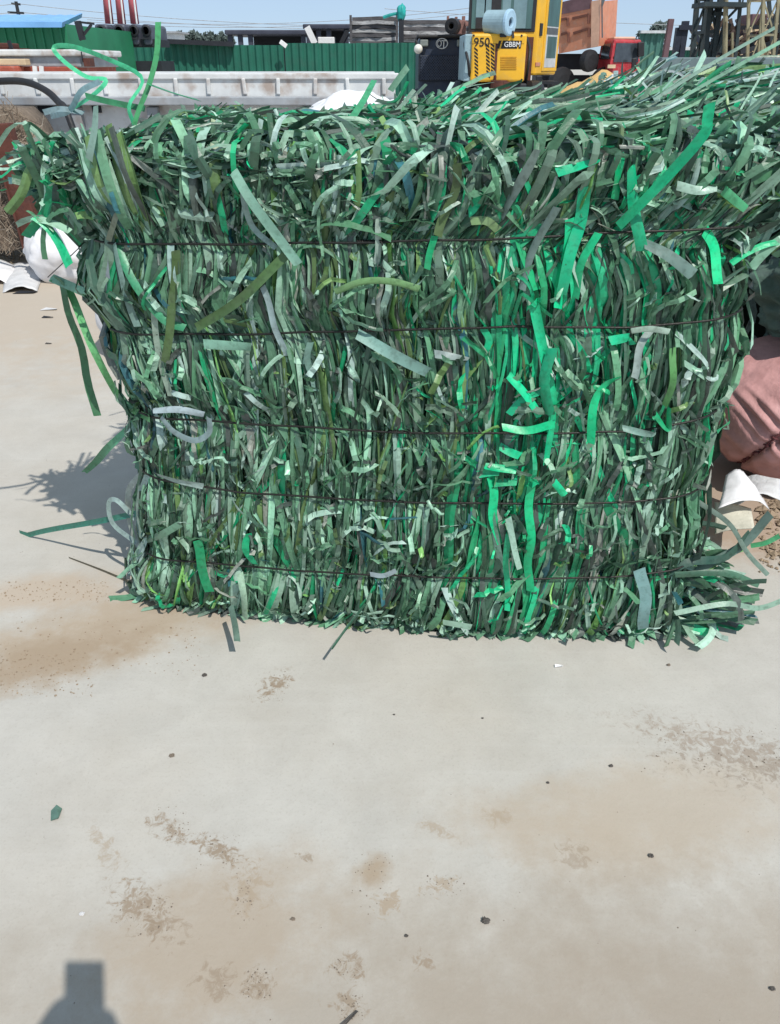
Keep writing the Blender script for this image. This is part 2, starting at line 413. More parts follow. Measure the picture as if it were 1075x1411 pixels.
    blob(190, 1245, .11, .06, -40, bd, .85, .95, 1.1)
    blob(225, 1275, .09, .05, -30, bd, .7, .98, 1.1)
    blob(145, 1170, .12, .03, -50, br, .6, .95, 1.15)
    blob(340, 1225, .07, .09, 10, br, .7, .95, 1.15)
    blob(300, 1350, .07, .05, 0, bd, .7, .98, 1.12)
    blob(355, 1355, .05, .04, 0, bd, .85, .98, 1.1)
    blob(480, 1335, .05, .04, 0, bd, .85, 1.0, 1.1)
    blob(480, 1385, .05, .03, 0, bd, .8, 1.0, 1.1)
    blob(605, 1220, .06, .03, 20, br, .7, .98, 1.1)
    blob(600, 1140, .07, .03, -30, br, .6, 1.0, 1.12)
    blob(585, 1325, .03, .03, -30, bd, .8, 1.0, 1.1)
    blob(790, 1180, .06, .06, 0, bd, .5, 1.0, 1.12)
    blob(685, 1125, .05, .04, 0, br, .6, .9, 1.15)
    blob(420, 1180, .03, .02, 0, bd, .7, 1.0, 1.1)
    blob(1075, 690, .9, .5, 0, (.36, .27, .20), .85, .6, 1.0)
    l.new(col, b.inputs['Base Color']); b.inputs['Roughness'].default_value = .82; b.inputs['Specular IOR Level'].default_value = .25
    bp = n.new('ShaderNodeBump'); bp.inputs['Strength'].default_value = .35; bp.inputs['Distance'].default_value = .006
    l.new(gritty, bp.inputs['Height'])
    bp2 = n.new('ShaderNodeBump'); bp2.inputs['Strength'].default_value = .25; bp2.inputs['Distance'].default_value = .0015
    l.new(n_grain, bp2.inputs['Height']); l.new(bp.outputs[0], bp2.inputs['Normal']); l.new(bp2.outputs[0], b.inputs['Normal'])
    return m
mb = MB(); mb.add([(-600, -60, 0), (600, -60, 0), (600, 1200, 0), (-600, 1200, 0)], [(0, 1, 2, 3)])
tag(obj('ground', mb, ground_material()), kind='structure')

# ------------------------------------------------------------------ the bale
Yb = 3.15
left_px = [(76, 205), (92, 258), (108, 302), (124, 332), (112, 400), (146, 456), (170, 530), (186, 575), (190, 660), (190, 760), (182, 828)]
right_px = [(1090, 205), (1070, 252), (1030, 296), (985, 318), (1008, 380), (998, 440), (982, 520), (968, 575), (948, 672), (950, 735), (930, 800), (920, 850)]
def table(px, Y):
    t = sorted([(at(x, y, Y).z, at(x, y, Y).x) for x, y in px]); return [a for a, _ in t], [b for _, b in t]
lz, lx = table(left_px, 2.08); rz, rx = table(right_px, 2.05)
def xl(z): return float(np.interp(z, lz, lx))
def xr(z): return float(np.interp(z, rz, rx))
fx = [-.9, -.5, .0, .3, .6, .8, 1.0, 1.4]; fy = [2.075, 2.005, 1.95, 1.91, 1.885, 1.895, 1.94, 2.03]
fc = np.polyfit(fx, fy, 3)
def Yf(x): return float(np.polyval(fc, max(-1.05, min(1.3, x))))
wires_px = [
    [(118, 331), (300, 332), (540, 330), (700, 326), (860, 316), (1000, 308)],
    [(142, 454), (330, 455), (520, 451), (700, 446), (860, 447), (1005, 428)],
    [(186, 568), (350, 578), (540, 590), (700, 592), (860, 588), (992, 562)],
    [(190, 652), (330, 672), (540, 685), (700, 688), (850, 685), (965, 674)],
    [(196, 763), (400, 780), (540, 786), (700, 790), (850, 787), (950, 774)]]
def zpx(x, y): return at(x, y, Yf((x-CX)/455)).z
wz = []
for wl in wires_px:
    xs = [at(a, b, 1.97).x for a, b in wl]; wz.append((xs, [zpx(a, b) for a, b in wl]))
def wire_z(k, x):
    if k < 0: return 1.40
    if k > 4: return 0.0
    return float(np.interp(x, *wz[k]))
def section(x, z):
    """fraction 0..1 inside the section between two wires"""
    for k in range(-1, 5):
        a = wire_z(k, x); b_ = wire_z(k+1, x)
        if z >= b_ or k == 4: return max(0, min(1, (z-b_)/(a-b_)))
    return .5
def bulge(x, z):
    t = section(x, z); 
    zz = wire_z(0, x)
    if z > zz: return .020*min(1, (z-zz)/.12)
    return .022*math.sin(math.pi*t)**.6 if 0 < t < 1 else 0
RC = .13
def face(s, z, out=0.0):
    """point and normal on the bale's outline: s in metres from the left edge (negative: left flank; beyond width: right flank)"""
    L, Rr = xl(z), xr(z); W = Rr-L
    x = L+s; bu = bulge(min(max(x, L), Rr), z)
    if s < 0: p = Vector((L+min(.16, -s*.4)*max(0, min(1, (z-1.0)/.2)), Yf(L)+RC-s, z)); n = Vector((-1, 0, 0))
    elif s > W: p = Vector((Rr, Yf(Rr)+RC+(s-W), z)); n = Vector((1, 0, 0))
    else:
        d = min(s, W-s); y = Yf(x); n = Vector((0, -1, 0))
        if d < RC:
            q = (RC-d)/RC; c_ = math.sqrt(max(0, 1-q*q)); y += RC*(1-c_); sg = -1 if s < W/2 else 1
            n = Vector((sg*q, -c_, 0))
        p = Vector((x, y, z))
    return p + n*(out+bu), n
def width_at(z): return xr(z)-xl(z)
def onface(px, py, out=0.0):
    Y = 1.95
    for _ in range(6):
        p = at(px, py, Y); q, n = face(p.x-xl(p.z), p.z, out); Y = q.y
        if n.y > -.3: break
    return at(px, py, Y)
def ztop(x, y):
    u = (x+1.0)/2.1; v = max(0, min(1, (y-1.95)/1.2))
    f_ = 1.375 - .06*max(0, min(1, (-x-.62)/.3)); b_ = 1.365 + .045*max(0, min(1, (u-.36)/.2)) + .08*max(0, min(1, (u-.74)/.2)) - .02*max(0, (-x-.6)/.3)
    return f_+(b_-f_)*v + .022*noise.noise(Vector((x*4, y*4, 1.7)))+.012*noise.noise(Vector((x*11, y*11, 4)))

GREENS = [((.030, .062, .044), 20), ((.045, .10, .062), 20), ((.055, .135, .078), 16), ((.075, .16, .10), 12), ((.11, .20, .135), 10),
          ((.10, .15, .115), 12), ((.16, .23, .185), 9), ((.24, .37, .29), 6), ((.33, .46, .39), 3.5), ((.42, .52, .48), 2),
          ((.010, .30, .135), 3.6), ((.015, .44, .21), 1.4), ((.085, .14, .05), 6), ((.10, .21, .06), 2.2), ((.17, .17, .155), 4), ((.045, .055, .05), 10), ((.02, .08, .10), 1.5)]
GC = [g[0] for g in GREENS]; GW = [g[1] for g in GREENS]
def green(boost=0.0, pale=0.0):
    if boost and rnd.random() < boost: c = rnd.choice([(.010, .42, .19), (.012, .52, .25), (.02, .34, .15), (.015, .47, .23)])
    elif pale and rnd.random() < pale: c = rnd.choice([(.33, .47, .40), (.26, .40, .33), (.42, .52, .50), (.20, .36, .26)])
    else: c = rnd.choices(GC, GW)[0]
    k = rnd.uniform(.5, 1.42)*1.95; lum = .2126*c[0]+.7152*c[1]+.0722*c[2]
    if lum > .2: k = min(k, .62/max(c))
    if c[1] > .28 and c[0] < .05: k = min(k, rnd.uniform(.9, 1.2))
    c = (c[0]*.91, c[1]*1.0, c[2]*.94)
    return tuple(max(.004, min(.8, q*k)) for q in c)

bale = thing('strap_bale', (0.05, 2.5, 0), 'big square bale of shredded green plastic strapping bound by five black wires', 'bale')
# near-black inner shell, colouring in the shade seen between the strips
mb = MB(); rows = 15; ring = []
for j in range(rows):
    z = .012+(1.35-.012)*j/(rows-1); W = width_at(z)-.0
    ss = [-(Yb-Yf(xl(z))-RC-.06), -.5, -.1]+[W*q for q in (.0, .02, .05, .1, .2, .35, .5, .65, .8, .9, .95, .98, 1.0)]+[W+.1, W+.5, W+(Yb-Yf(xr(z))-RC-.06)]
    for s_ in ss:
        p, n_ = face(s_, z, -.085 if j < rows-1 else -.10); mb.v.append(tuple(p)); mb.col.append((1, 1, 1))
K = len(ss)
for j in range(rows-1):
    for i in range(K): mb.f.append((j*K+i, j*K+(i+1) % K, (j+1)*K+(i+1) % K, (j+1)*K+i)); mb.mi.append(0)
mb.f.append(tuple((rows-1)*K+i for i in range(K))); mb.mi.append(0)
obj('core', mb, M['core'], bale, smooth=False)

strips = []        # (visible size, MB args) for everything that makes the mass
def add_strip(P, N, wid, phi, col, size, tip=None):
    if rnd.random() > .10:
        for p in P:
            if p.y > 2.3 or p.z > 1.3: continue
            L_ = xl(p.z); s_ = p.x-L_; W_ = xr(p.z)-L_
            if s_ < .02 or s_ > W_-.02: continue
            for k in range(5):
                dz = abs(p.z-wire_z(k, p.x))
                if dz < .06:
                    lim = face(s_, p.z, .010+.45*max(0, dz-.012)-bulge(p.x, p.z))[0].y
                    if p.y < lim: p.y = lim
                    break
    strips.append((size, P, N, wid, phi, col, tip))

def face_strip(s0, z0, z1, slope, out, wd, col, amp=.012, twist=None, arc=.02, n=9, keep_u=True):
    P, N = [], []; u0 = s0/width_at(z0) if keep_u and 0 < s0 < width_at(z0) else None
    f1 = rnd.uniform(4, 11); p1 = rnd.uniform(0, 6.28); f2 = rnd.uniform(15, 32); p2 = rnd.uniform(0, 6.28); kink = rnd.uniform(.2, .8); kd = rnd.gauss(0, .009)
    for i in range(n):
        t = i/(n-1); z = z0+(z1-z0)*t
        s_ = (u0*width_at(z) if u0 is not None else s0) + slope*(z-z0) + amp*math.sin(f1*(z-z0)+p1)+amp*.4*math.sin(f2*(z-z0)+p2) + (kd*(t-kink)*2 if t > kink else 0)
        o = out+arc*math.sin(math.pi*t)-.008*(1-min(1, 6*t, 6*(1-t)))
        p, n_ = face(s_, z, o); P.append(p); N.append(n_)
    ph0 = rnd.gauss(0, .75) if twist is None else twist; tw = rnd.gauss(0, .55)
    phi = [ph0+tw*(i/(n-1)-.5)+.15*math.sin(i*.9+p1) for i in range(n)]
    add_strip(P, N, wd, phi, col, wd*abs(z1-z0), rnd.uniform(-.22, .22))

def emer(x, z):
    """how much vivid emerald strap there is on this part of the front"""
    a = math.exp(-((x-.36)/.10)**2)*(1 if .1 < z < 1.2 else .4)
    b_ = math.exp(-((x-.58)/.12)**2)*(1 if z > .75 else .25)
    return .40*a+.20*b_
# vertical strips on the front, section by section
for k in range(-1, 5):
    cnt = [1750, 1150, 1250, 1050, 1150, 800][k+1]
    for _ in range(cnt):
        u = rnd.random(); zr = .6; x = xl(zr)+u*(xr(zr)-xl(zr))
        top, bot = wire_z(k, x), wire_z(k+1, x); H = top-bot
        L = rnd.uniform(.6, 2.1)*H; zc = bot+rnd.random()*H; lay = rnd.random(); m_ = .18 if lay < .6 else .10
        z0 = min(zc+L/2, top+m_); z1 = max(zc-L/2, bot-m_, .015)
        if rnd.random() < .07: z0 += .05; z1 = max(.015, z1-.05); lay = 1
        z0 = min(z0, 1.385-abs(rnd.gauss(0, .03)))
        if z0-z1 < .05: continue
        out = -.052+.054*lay+(.012 if lay > .6 and z0 < top and z1 > bot else 0)
        s0 = u*width_at(z0)
        face_strip(s0, z0, z1, rnd.gauss(0, rnd.choice([.06, .08, .11, .15, .3, .45])), out, rnd.choice([.006, .008, .010, .011, .014, .015, .017, .018, .020, .022, .027])*rnd.uniform(.85, 1.15),
                   green(emer(x, (z0+z1)/2), .16 if u < .12 else .03), amp=rnd.uniform(.001, .007), arc=rnd.uniform(.0, .016))
# crumpled, crossing and broken pieces
for _ in range(1250):
    z = rnd.uniform(.03, 1.38); W = width_at(z); s0 = rnd.uniform(.0, W); p0, n0 = face(s0, z)
    an = rnd.gauss(0, .9); L = rnd.uniform(.03, .15); P, N = [], []; out = rnd.uniform(-.012, .03); bend = rnd.gauss(0, .95)
    n = 7; ss, zz = s0, z
    for i in range(n):
        t = i/(n-1); p, n_ = face(ss, max(.012, min(1.39, zz)), out+.025*math.sin(math.pi*t)*rnd.random()); P.append(p); N.append(n_)
        a = an+bend*t; ss += math.sin(a)*L/n; zz += math.cos(a)*L/n
    ph = rnd.gauss(0, .7); x = p0.x
    add_strip(P, N, rnd.uniform(.006, .018), [ph+rnd.gauss(0, .18) for _ in range(n)], green(emer(x, z), .10), .02*L, rnd.uniform(-.5, .5))
# pinch of short strips splaying just over each wire
# flanks and back
for side in (0, 1):
    for _ in range(900):
        z0 = rnd.uniform(.15, 1.39); z1 = max(.015, z0-rnd.uniform(.12, .4)); d = rnd.uniform(0, Yb-2.15)
        s0 = -d if side == 0 else width_at(z0)+d
        P, N = [], []; n = 7; am = rnd.uniform(.002, .02); p1 = rnd.random()*6; sl = rnd.gauss(0, .15); out = rnd.uniform(-.03, .025)
        for i in range(n):
            t = i/(n-1); z = z0+(z1-z0)*t; dd = d+am*math.sin(9*t+p1)+sl*(z-z0)
            s_ = -dd if side == 0 else width_at(z)+dd
            p, n_ = face(s_, z, out+.02*math.sin(math.pi*t)); P.append(p); N.append(n_)
        ph = rnd.gauss(0, .5); add_strip(P, N, rnd.uniform(.012, .03), [ph+.1*i for i in range(n)], green(.02, .05), 0, .3)
for _ in range(700):
    z0 = rnd.uniform(.15, 1.42); z1 = max(.015, z0-rnd.uniform(.12, .4)); u = rnd.random(); P = []; n = 6; out = rnd.uniform(-.03, .03); p1 = rnd.random()*6
    for i in range(n):
        t = i/(n-1); z = z0+(z1-z0)*t
        P.append(Vector((xl(z)+u*width_at(z)+.01*math.sin(9*t+p1), Yb+.02+out+.02*math.sin(math.pi*t), z)))
    ph = rnd.gauss(0, .5); add_strip(P, [Vector((0, 1, 0))]*n, rnd.uniform(.012, .03), [ph]*n, green(.02, .05), 0, .3)
# strips that fold over the front top edge
for _ in range(270):
    x = rnd.uniform(-.91, 1.22); y = Yf(x)+rnd.uniform(.06, .45); hz_ = rnd.gauss(0, .028); fy_ = rnd.gauss(.0, .035); drop = rnd.uniform(.0, .17); sway = rnd.gauss(0, .08); lift = rnd.uniform(-.01, .035)
    y0 = Yf(x)
    pts = [Vector((x-sway, y, ztop(x, y)+lift*.4)), Vector((x-sway*.4, y0+.05+fy_, ztop(x, y0)+lift+hz_)), Vector((x, y0-.0-rnd.random()*.025+fy_*.7, 1.345+lift*.5+hz_)),
           Vector((x+sway*.5, y0-.008+fy_*.2, 1.30-drop*.4)), Vector((x+sway+rnd.gauss(0, .04), y0+.004, 1.30-drop))]
    u_ = (x-xl(1.36))/width_at(1.36)
    for p in pts[2:]: zq = max(.3, p.z); p.x += xl(zq)+u_*width_at(zq)-x
    P = crspline(pts, 11); N = []
    for i in range(11):
        t = P[min(i+1, 10)]-P[max(i-1, 0)]; N.append(t.cross(Vector((1, 0, 0))).normalized())
        if N[-1].z < 0 and N[-1].y > 0: N[-1] = -N[-1]
    ph = rnd.gauss(0, .35); add_strip(P, N, rnd.uniform(.010, .024), [ph+rnd.gauss(0, .06) for _ in range(11)], green(.05 if x < .2 else .1, .12), .02*drop, rnd.uniform(-.5, .5))
# matted crust along the front top edge: short pieces lying every way, hairpins and standing ends
for _ in range(1150):
    x = rnd.uniform(-.90, 1.2); y = Yf(x)+rnd.gauss(.08, .10); z = ztop(x, y)-.040-max(0, Yf(x)+.02-y)*.9+rnd.gauss(0, .012)
    th = rnd.uniform(0, 6.28); el = rnd.gauss(.08, .45); L = rnd.uniform(.05, .20); d = Vector((math.cos(th)*math.cos(el), math.sin(th)*math.cos(el)*.6, math.sin(el)*.8))
    q = Vector((x, max(y, Yf(x)-.045), z))-d*L*.4; cur = Vector((rnd.gauss(0, .5), rnd.gauss(0, .3), rnd.gauss(-.7, .6))); n = 8; P = []
    for i in range(n):
        P.append(Vector((q.x, max(q.y, Yf(max(-.95, min(1.25, q.x)))-.028), q.z))); d = (d+cur*(1.6/n)*rnd.uniform(.6, 1.3)).normalized(); q += d*(L/n)
    ph = rnd.gauss(0, .6); add_strip(P, [Vector((0, -.6, .8))]*n, rnd.uniform(.008, .024), [ph+rnd.gauss(0, .1) for _ in range(n)], green(.05 if x < .2 else .1, .08), .012*L, rnd.uniform(-.3, .3))
# the combed, bristling top
for _ in range(4600):
    x = rnd.uniform(-1.0, 1.35); y = rnd.uniform(1.93, 3.2); rgt = max(0, min(1, (x+.2)/.6))
    if rnd.random() < .3+.45*rgt: th = rnd.gauss(R(30), R(22)); L = rnd.uniform(.18, .65)
    else: th = rnd.uniform(0, math.pi); L = rnd.uniform(.08, .32)
    if x < -.1: L *= .8
    if y > 2.3 and x < -.78: continue
    dx, dy = math.cos(th), math.sin(th); lay = rnd.uniform(-.03, .028); free = rnd.random()
    up = rnd.uniform(.0, .03)*(1 if x > 0 else .6) if free < .8 else rnd.uniform(.02, .075)*(1 if x > 0 else .45)
    bend = rnd.gauss(0, .16); P = []; n = 8; a = th
    px_, py_ = x-dx*L*.4, y-dy*L*.4
    for i in range(n):
        t = i/(n-1); yy = max(Yf(px_)-.045, py_)
        zz = ztop(px_, yy)+lay+up*t*t+.008*math.sin(7*t+x*9)
        if yy < Yf(px_)+.01: zz -= .03
        P.append(Vector((px_, yy, zz))); a = th+bend*(t-.4); px_ += math.cos(a)*L/n; py_ += math.sin(a)*L/n
    if min(p.x for p in P) < xl(1.34)-.02 and rnd.random() < .9: continue
    ph = rnd.gauss(0, .9)
    c_ = green(.06, .05)
    if y > 2.7 and x > .85 and rnd.random() < .5: c_ = rnd.choice([(.36, .46, .46), (.28, .42, .38), (.44, .52, .54), (.22, .34, .30)])
    add_strip(P, [Vector((0, 0, 1))]*n, rnd.uniform(.006, .018), [ph+rnd.gauss(0, .06) for _ in range(n)], c_, .01*L, rnd.uniform(-.3, .3))
# spiky free ends along the top
for _ in range(260):
    x = rnd.uniform(-.6, 1.3); y = rnd.uniform(2.0, 3.1); th = rnd.gauss(R(38), R(30)) if x > 0 else rnd.uniform(0, 3.14)
    L = rnd.uniform(.08, .22); el = rnd.uniform(.1, .8) if x < 0 or x > .8 else rnd.uniform(0, .4); P = []; n = 6; b_ = rnd.gauss(0, .4)
    p = Vector((x, y, ztop(x, y)-.01))
    if x < .0: L *= .6
    for i in range(n):
        P.append(p.copy()); e_ = el-b_*i/n*.6; p += Vector((math.cos(th)*math.cos(e_), math.sin(th)*math.cos(e_), math.sin(e_)))*(L/n)
    ph = rnd.gauss(0, .8); add_strip(P, [Vector((0, -.4, .9))]*n, rnd.uniform(.006, .02), [ph]*n, green(.06, .15), .01*L, .5)
# long strips slanting from the flared left corner down to the top wire
for _ in range(90):
    q = rnd.random(); o_ = rnd.uniform(.0, .05)
    a_ = (18+150*q+rnd.gauss(0, 6), 200-30*q+rnd.uniform(-8, 30)); b_ = (112+95*q+rnd.gauss(0, 5), 330+rnd.uniform(-25, 12))
    m_ = ((a_[0]+b_[0])/2+rnd.gauss(-4, 5), (a_[1]+b_[1])/2+rnd.gauss(6, 6))
    P = crspline([onface(*a_, o_), onface(*m_, o_+.015), onface(*b_, .012)], 9); ph = rnd.gauss(0, .5)
    add_strip(P, [Vector((-.25, -.95, .1)).normalized()]*9, rnd.uniform(.010, .024), [ph+rnd.gauss(0, .05) for _ in range(9)], green(.04, .15), .02, rnd.uniform(-.2, .2))
# messy skirt at the foot
for _ in range(620):
    z = abs(rnd.gauss(0, .035))+.008; W = width_at(.05); s0 = rnd.uniform(-.02, W+.02); p, n0 = face(s0, .03)
    th = rnd.gauss(0, .8); L = rnd.uniform(.05, .2); right = max(0, (s0/W-.75)/.25)
    d = Vector((math.sin(th)+right*.8, -abs(math.cos(th))*.30, 0)); P = []; n = 7; droop = rnd.uniform(.2, 1)
    for i in range(n):
        t = i/(n-1); q = p+Vector((0, .05, 0))+d*(L*t)+n0*.0
        P.append(Vector((q.x, q.y-.01, max(.004, z+.05*(1-t)*droop*rnd.uniform(.8, 1.1)-.02*t))))
    ph = rnd.gauss(0, .45); add_strip(P, [Vector((0, -.5, .85))]*n, rnd.uniform(.012, .028), [ph+rnd.gauss(0, .1) for _ in range(n)], green(0, .06), .012*L, rnd.uniform(-.5, .5))
# bushy splay at the right foot
for _ in range(330):
    z = rnd.uniform(.02, .22); p = Vector((rnd.uniform(.72, 1.0), rnd.uniform(1.90, 2.2), z)); th = rnd.gauss(-.2, .8); L = rnd.uniform(.06, .26); el = rnd.gauss(.15, .35)
    n = 7; P = []; q = p.copy(); b_ = rnd.gauss(.9, .6); tc_ = rnd.gauss(0, 1.0)
    for i in range(n):
        P.append(Vector((q.x, q.y, max(.004, q.z)))); e_ = el-b_*i/n; th += tc_/n; q += Vector((math.cos(th)*math.cos(e_), math.sin(th)*math.cos(e_)*.8, math.sin(e_)))*(L/n)
    ph = rnd.gauss(0, .6); add_strip(P, [Vector((0, -.8, .6))]*n, rnd.uniform(.012, .026), [ph+rnd.gauss(0, .08) for _ in range(n)], green(.08, .10), .012*L, rnd.uniform(-.5, .5))
# shaggy overhang at the two upper corners
for sd in (-1, 1):
    for _ in range(25 if sd < 0 else 240):
        z = rnd.uniform(1.24 if sd < 0 else 1.16, 1.37); x = (xl(z)+rnd.uniform(-.02, .12)) if sd < 0 else (xr(z)-rnd.uniform(-.02, .16)); y = rnd.uniform(2.0, 2.2 if sd < 0 else 2.45)
        L = rnd.uniform(.05, .12 if sd < 0 else .22); P = []; n = 7; lean = rnd.gauss(.25, .22)*sd; el = rnd.gauss(.9, .5)
        q = Vector((x-.06*sd, y, z-.06))
        for i in range(n):
            P.append(q.copy()); e_ = el-1.2*i/n*rnd.uniform(.7, 1.2); q += Vector((math.cos(e_)*sd*.75, -.25*math.cos(e_), math.sin(e_)*.8))*(L/n)
        ph = rnd.gauss(0, .5); add_strip(P, [Vector((sd*.3, -.9, .3)).normalized()]*n, rnd.uniform(.012, .028), [ph+rnd.gauss(0, .1) for _ in range(n)], green(.04, .15), .015*L, rnd.uniform(-.5, .5))

# ---- the individual strips one can pick out in the photograph
E1, E2, E3 = (.004, .56, .24), (.006, .46, .20), (.015, .34, .15)
MINT, PALE, BLUW, OLIV, LOL, GRY, GRN, DKG = (.22, .40, .30), (.32, .44, .36), (.33, .45, .42), (.085, .15, .05), (.17, .30, .12), (.13, .20, .165), (.05, .30, .13), (.035, .10, .065)
heroes = []
def hero(pts, wpx, col, out=.03, label=None, n=None, roll=0.0, Ys=None, end=None):
    """pts: where the strip runs over the face; out: how far it stands off the mass (number or one per point)"""
    Q = []
    for i, (x, y) in enumerate(pts):
        o = out[i] if isinstance(out, (list, tuple)) else out-.022
        Q.append(at(x, y, Ys[i] if isinstance(Ys, (list, tuple)) else Ys) if Ys is not None else onface(x, y, o))
    n = n or max(8, 5*len(pts)); P = crspline(Q, n)
    for p in P: p.z = max(.004, p.z)
    wd = .92*wpx/ppm(pts[0][0], pts[0][1], Q[0].y)
    if Ys is None and n < 20:
        f_ = rnd.uniform(20, 40); q_ = rnd.random()*6; am = rnd.uniform(.002, .006)
        for i, p in enumerate(P): p += Vector((am*math.sin(f_*p.z+q_), .008*math.sin(f_*.7*p.z+q_*2), 0))
    N = [Vector((0, -.9, .35)).normalized()]*n if not roll else None
    ph0 = rnd.gauss(0, .3); ph1 = rnd.gauss(0, .7); phi = [ph0+ph1*(i/(n-1)-.5) for i in range(n)]
    if roll: N = [Vector((0, -.9, .35)).normalized()]*n; phi = [roll*math.sin(3.1*i/(n-1)+.4) for i in range(n)]
    heroes.append((P, N, wd, phi, tuple(c*rnd.uniform(.9, 1.1) for c in col), label))
# vivid emerald ones
hero([(978, 143), (975, 165), (970, 185), (930, 232), (882, 282), (852, 312)], 17, E1, [.16, .15, .14, .10, .07, .05], 'long emerald strip bent near its tip')
hero([(869, 232), (875, 285), (882, 345)], 18, E1, .065, 'straight emerald strip crossing the top wire')
hero([(806, 258), (800, 305), (786, 350), (774, 405)], 19, E2, .05)
hero([(766, 238), (795, 230), (826, 220)], 14, E1, .06)
hero([(846, 215), (849, 240), (847, 275)], 12, E2, .05)
hero([(736, 420), (750, 490), (762, 560), (752, 642)], 16, E1, .045, 'widest emerald strip hanging between two wires')
hero([(694, 587), (728, 592), (766, 582)], 12, E1, .06)
hero([(856, 519), (832, 532), (818, 560), (814, 611)], 13, E1, .055)
for yy, a, b_, dy in ((616, 688, 716, 14), (640, 668, 714, 6), (652, 660, 690, -4), (668, 672, 714, -3)):
    hero([(a, yy), ((a+b_)/2, yy+dy*.6), (b_, yy+dy)], 12, rnd.choice([E1, E2]), .045)
hero([(676, 655), (680, 700), (690, 752)], 15, E1, .045)
hero([(699, 735), (698, 790), (700, 842)], 9, E2, .05)
hero([(732, 655), (730, 735), (729, 815)], 13, E2, .045)
hero([(703, 516), (724, 540), (740, 572)], 13, E1, .05)
hero([(701, 572), (722, 552), (748, 540)], 11, E2, .055)
hero([(840, 471), (866, 466)], 14, E1, .06)
hero([(762, 662), (775, 680)], 11, E1, .06)
hero([(665, 452), (672, 470), (664, 492)], 10, E2, .045)
hero([(785, 300), (780, 360), (768, 425)], 16, E1, .04)
hero([(822, 320), (806, 360), (790, 412)], 12, E2, .045)
hero([(970, 318), (985, 345), (990, 390)], 17, E1, .05)
hero([(718, 330), (728, 365), (738, 400)], 12, E2, .045)
hero([(760, 480), (752, 520), (756, 570)], 16, E2, .05)
hero([(598, 325), (592, 350), (590, 372)], 10, E2, .05)
hero([(270, 745), (280, 780), (290, 815)], 14, E3, .05)
hero([(345, 735), (340, 755), (350, 775)], 11, E2, .04)
hero([(905, 570), (920, 590), (925, 560)], 10, E3, .05)
# mint, pale and olive ones
hero([(322, 236), (345, 275), (378, 320), (411, 364)], 15, MINT, .065, 'long mint strip slanting across the top wire')
hero([(146, 328), (148, 380), (147, 432)], 12, BLUW, .05)
hero([(160, 335), (170, 400), (190, 450)], 11, MINT, .045)
hero([(236, 335), (240, 390), (245, 450)], 11, BLUW, .04)
hero([(490, 460), (535, 485), (592, 512)], 17, MINT, .06, 'mint strip slanting below the second wire')
hero([(334, 258), (338, 285), (350, 315), (381, 342)], 9, BLUW, .05)
hero([(393, 352), (335, 410), (268, 452)], 14, OLIV, .055)
hero([(462, 402), (500, 388), (540, 388), (578, 398)], 10, LOL, .06)
hero([(279, 474), (310, 476), (344, 478)], 14, MINT, .055)
hero([(886, 334), (920, 352), (953, 378)], 20, GRY, .065, 'broad grey strip slanting below the top wire')
hero([(598, 489), (645, 496)], 12, PALE, .06)
hero([(215, 565), (250, 563), (285, 570)], 10, BLUW, .065)
hero([(222, 575), (240, 595), (268, 607), (288, 596), (288, 575)], 9, BLUW, .07)
hero([(215, 655), (245, 665), (280, 672)], 11, BLUW, .065)
hero([(196, 652), (178, 675), (178, 710), (188, 745), (200, 768)], 11, BLUW, .05)
hero([(206, 655), (190, 690), (196, 740)], 9, BLUW, .05)
hero([(186, 715), (162, 690), (150, 693), (156, 722), (188, 748)], 7, BLUW, .06, n=20)
hero([(186, 577), (152, 615), (116, 652)], 12, (.10, .44, .22), [.05, .12, .2], 'bright green strip sticking out low on the left')
hero([(206, 577), (168, 552), (128, 480), (96, 402), (72, 384)], 11, (.12, .40, .16), [.04, .06, .12, .12, .06], n=24)
hero([(74, 384), (88, 400), (110, 480), (134, 572)], 12, (.06, .22, .10), [.08, .1, .12, .13], n=16)
hero([(160, 422), (120, 404), (72, 383)], 14, (.20, .42, .27), [.02, .05, .06])
hero([(196, 705), (110, 722), (28, 741)], 9, (.05, .30, .20), [.0, .1, .16])
hero([(188, 800), (150, 812), (110, 829)], 5, (.12, .10, .07), [0, .06, .1])
hero([(332, 788), (335, 820), (339, 854)], 10, PALE, .075)
hero([(318, 835), (324, 862), (327, 884)], 9, GRY, .12, Ys=[1.9, 1.83, 1.78])
hero([(504, 832), (480, 862), (457, 894)], 4, DKG, .1, Ys=[1.86, 1.8, 1.74])
hero([(884, 786), (888, 825), (887, 866)], 18, (.22, .40, .36), .06, 'broad pale teal strip hanging to the ground')
hero([(160, 335), (185, 390), (225, 440), (255, 452)], 12, GRN, .045)
hero([(242, 345), (238, 420), (228, 500)], 13, OLIV, .05)
hero([(212, 430), (220, 500), (236, 545)], 10, PALE, .04)
hero([(132, 146), (128, 180), (126, 220)], 12, MINT, .1)
hero([(20, 200), (45, 210), (70, 228)], 12, PALE, .02)
hero([(30, 225), (52, 270), (90, 310)], 9, MINT, .02)
hero([(60, 215), (80, 260), (110, 305)], 11, GRN, .05)
hero([(95, 240), (118, 280), (150, 325)], 12, PALE, .04)
hero([(163, 290), (158, 310), (150, 335)], 10, (.30, .30, .25), .05)
hero([(630, 225), (622, 275), (605, 325)], 14, OLIV, .055)
hero([(740, 205), (715, 250), (695, 300)], 15, GRY, .055)
hero([(648, 305), (670, 305), (688, 318)], 12, LOL, .055)
hero([(905, 450), (880, 480), (872, 520)], 11, PALE, .045)
hero([(870, 455), (895, 452), (922, 456)], 9, PALE, .06)
hero([(930, 255), (960, 262), (985, 258)], 13, PALE, .06)
hero([(1000, 262), (1028, 288)], 14, GRN, .06)
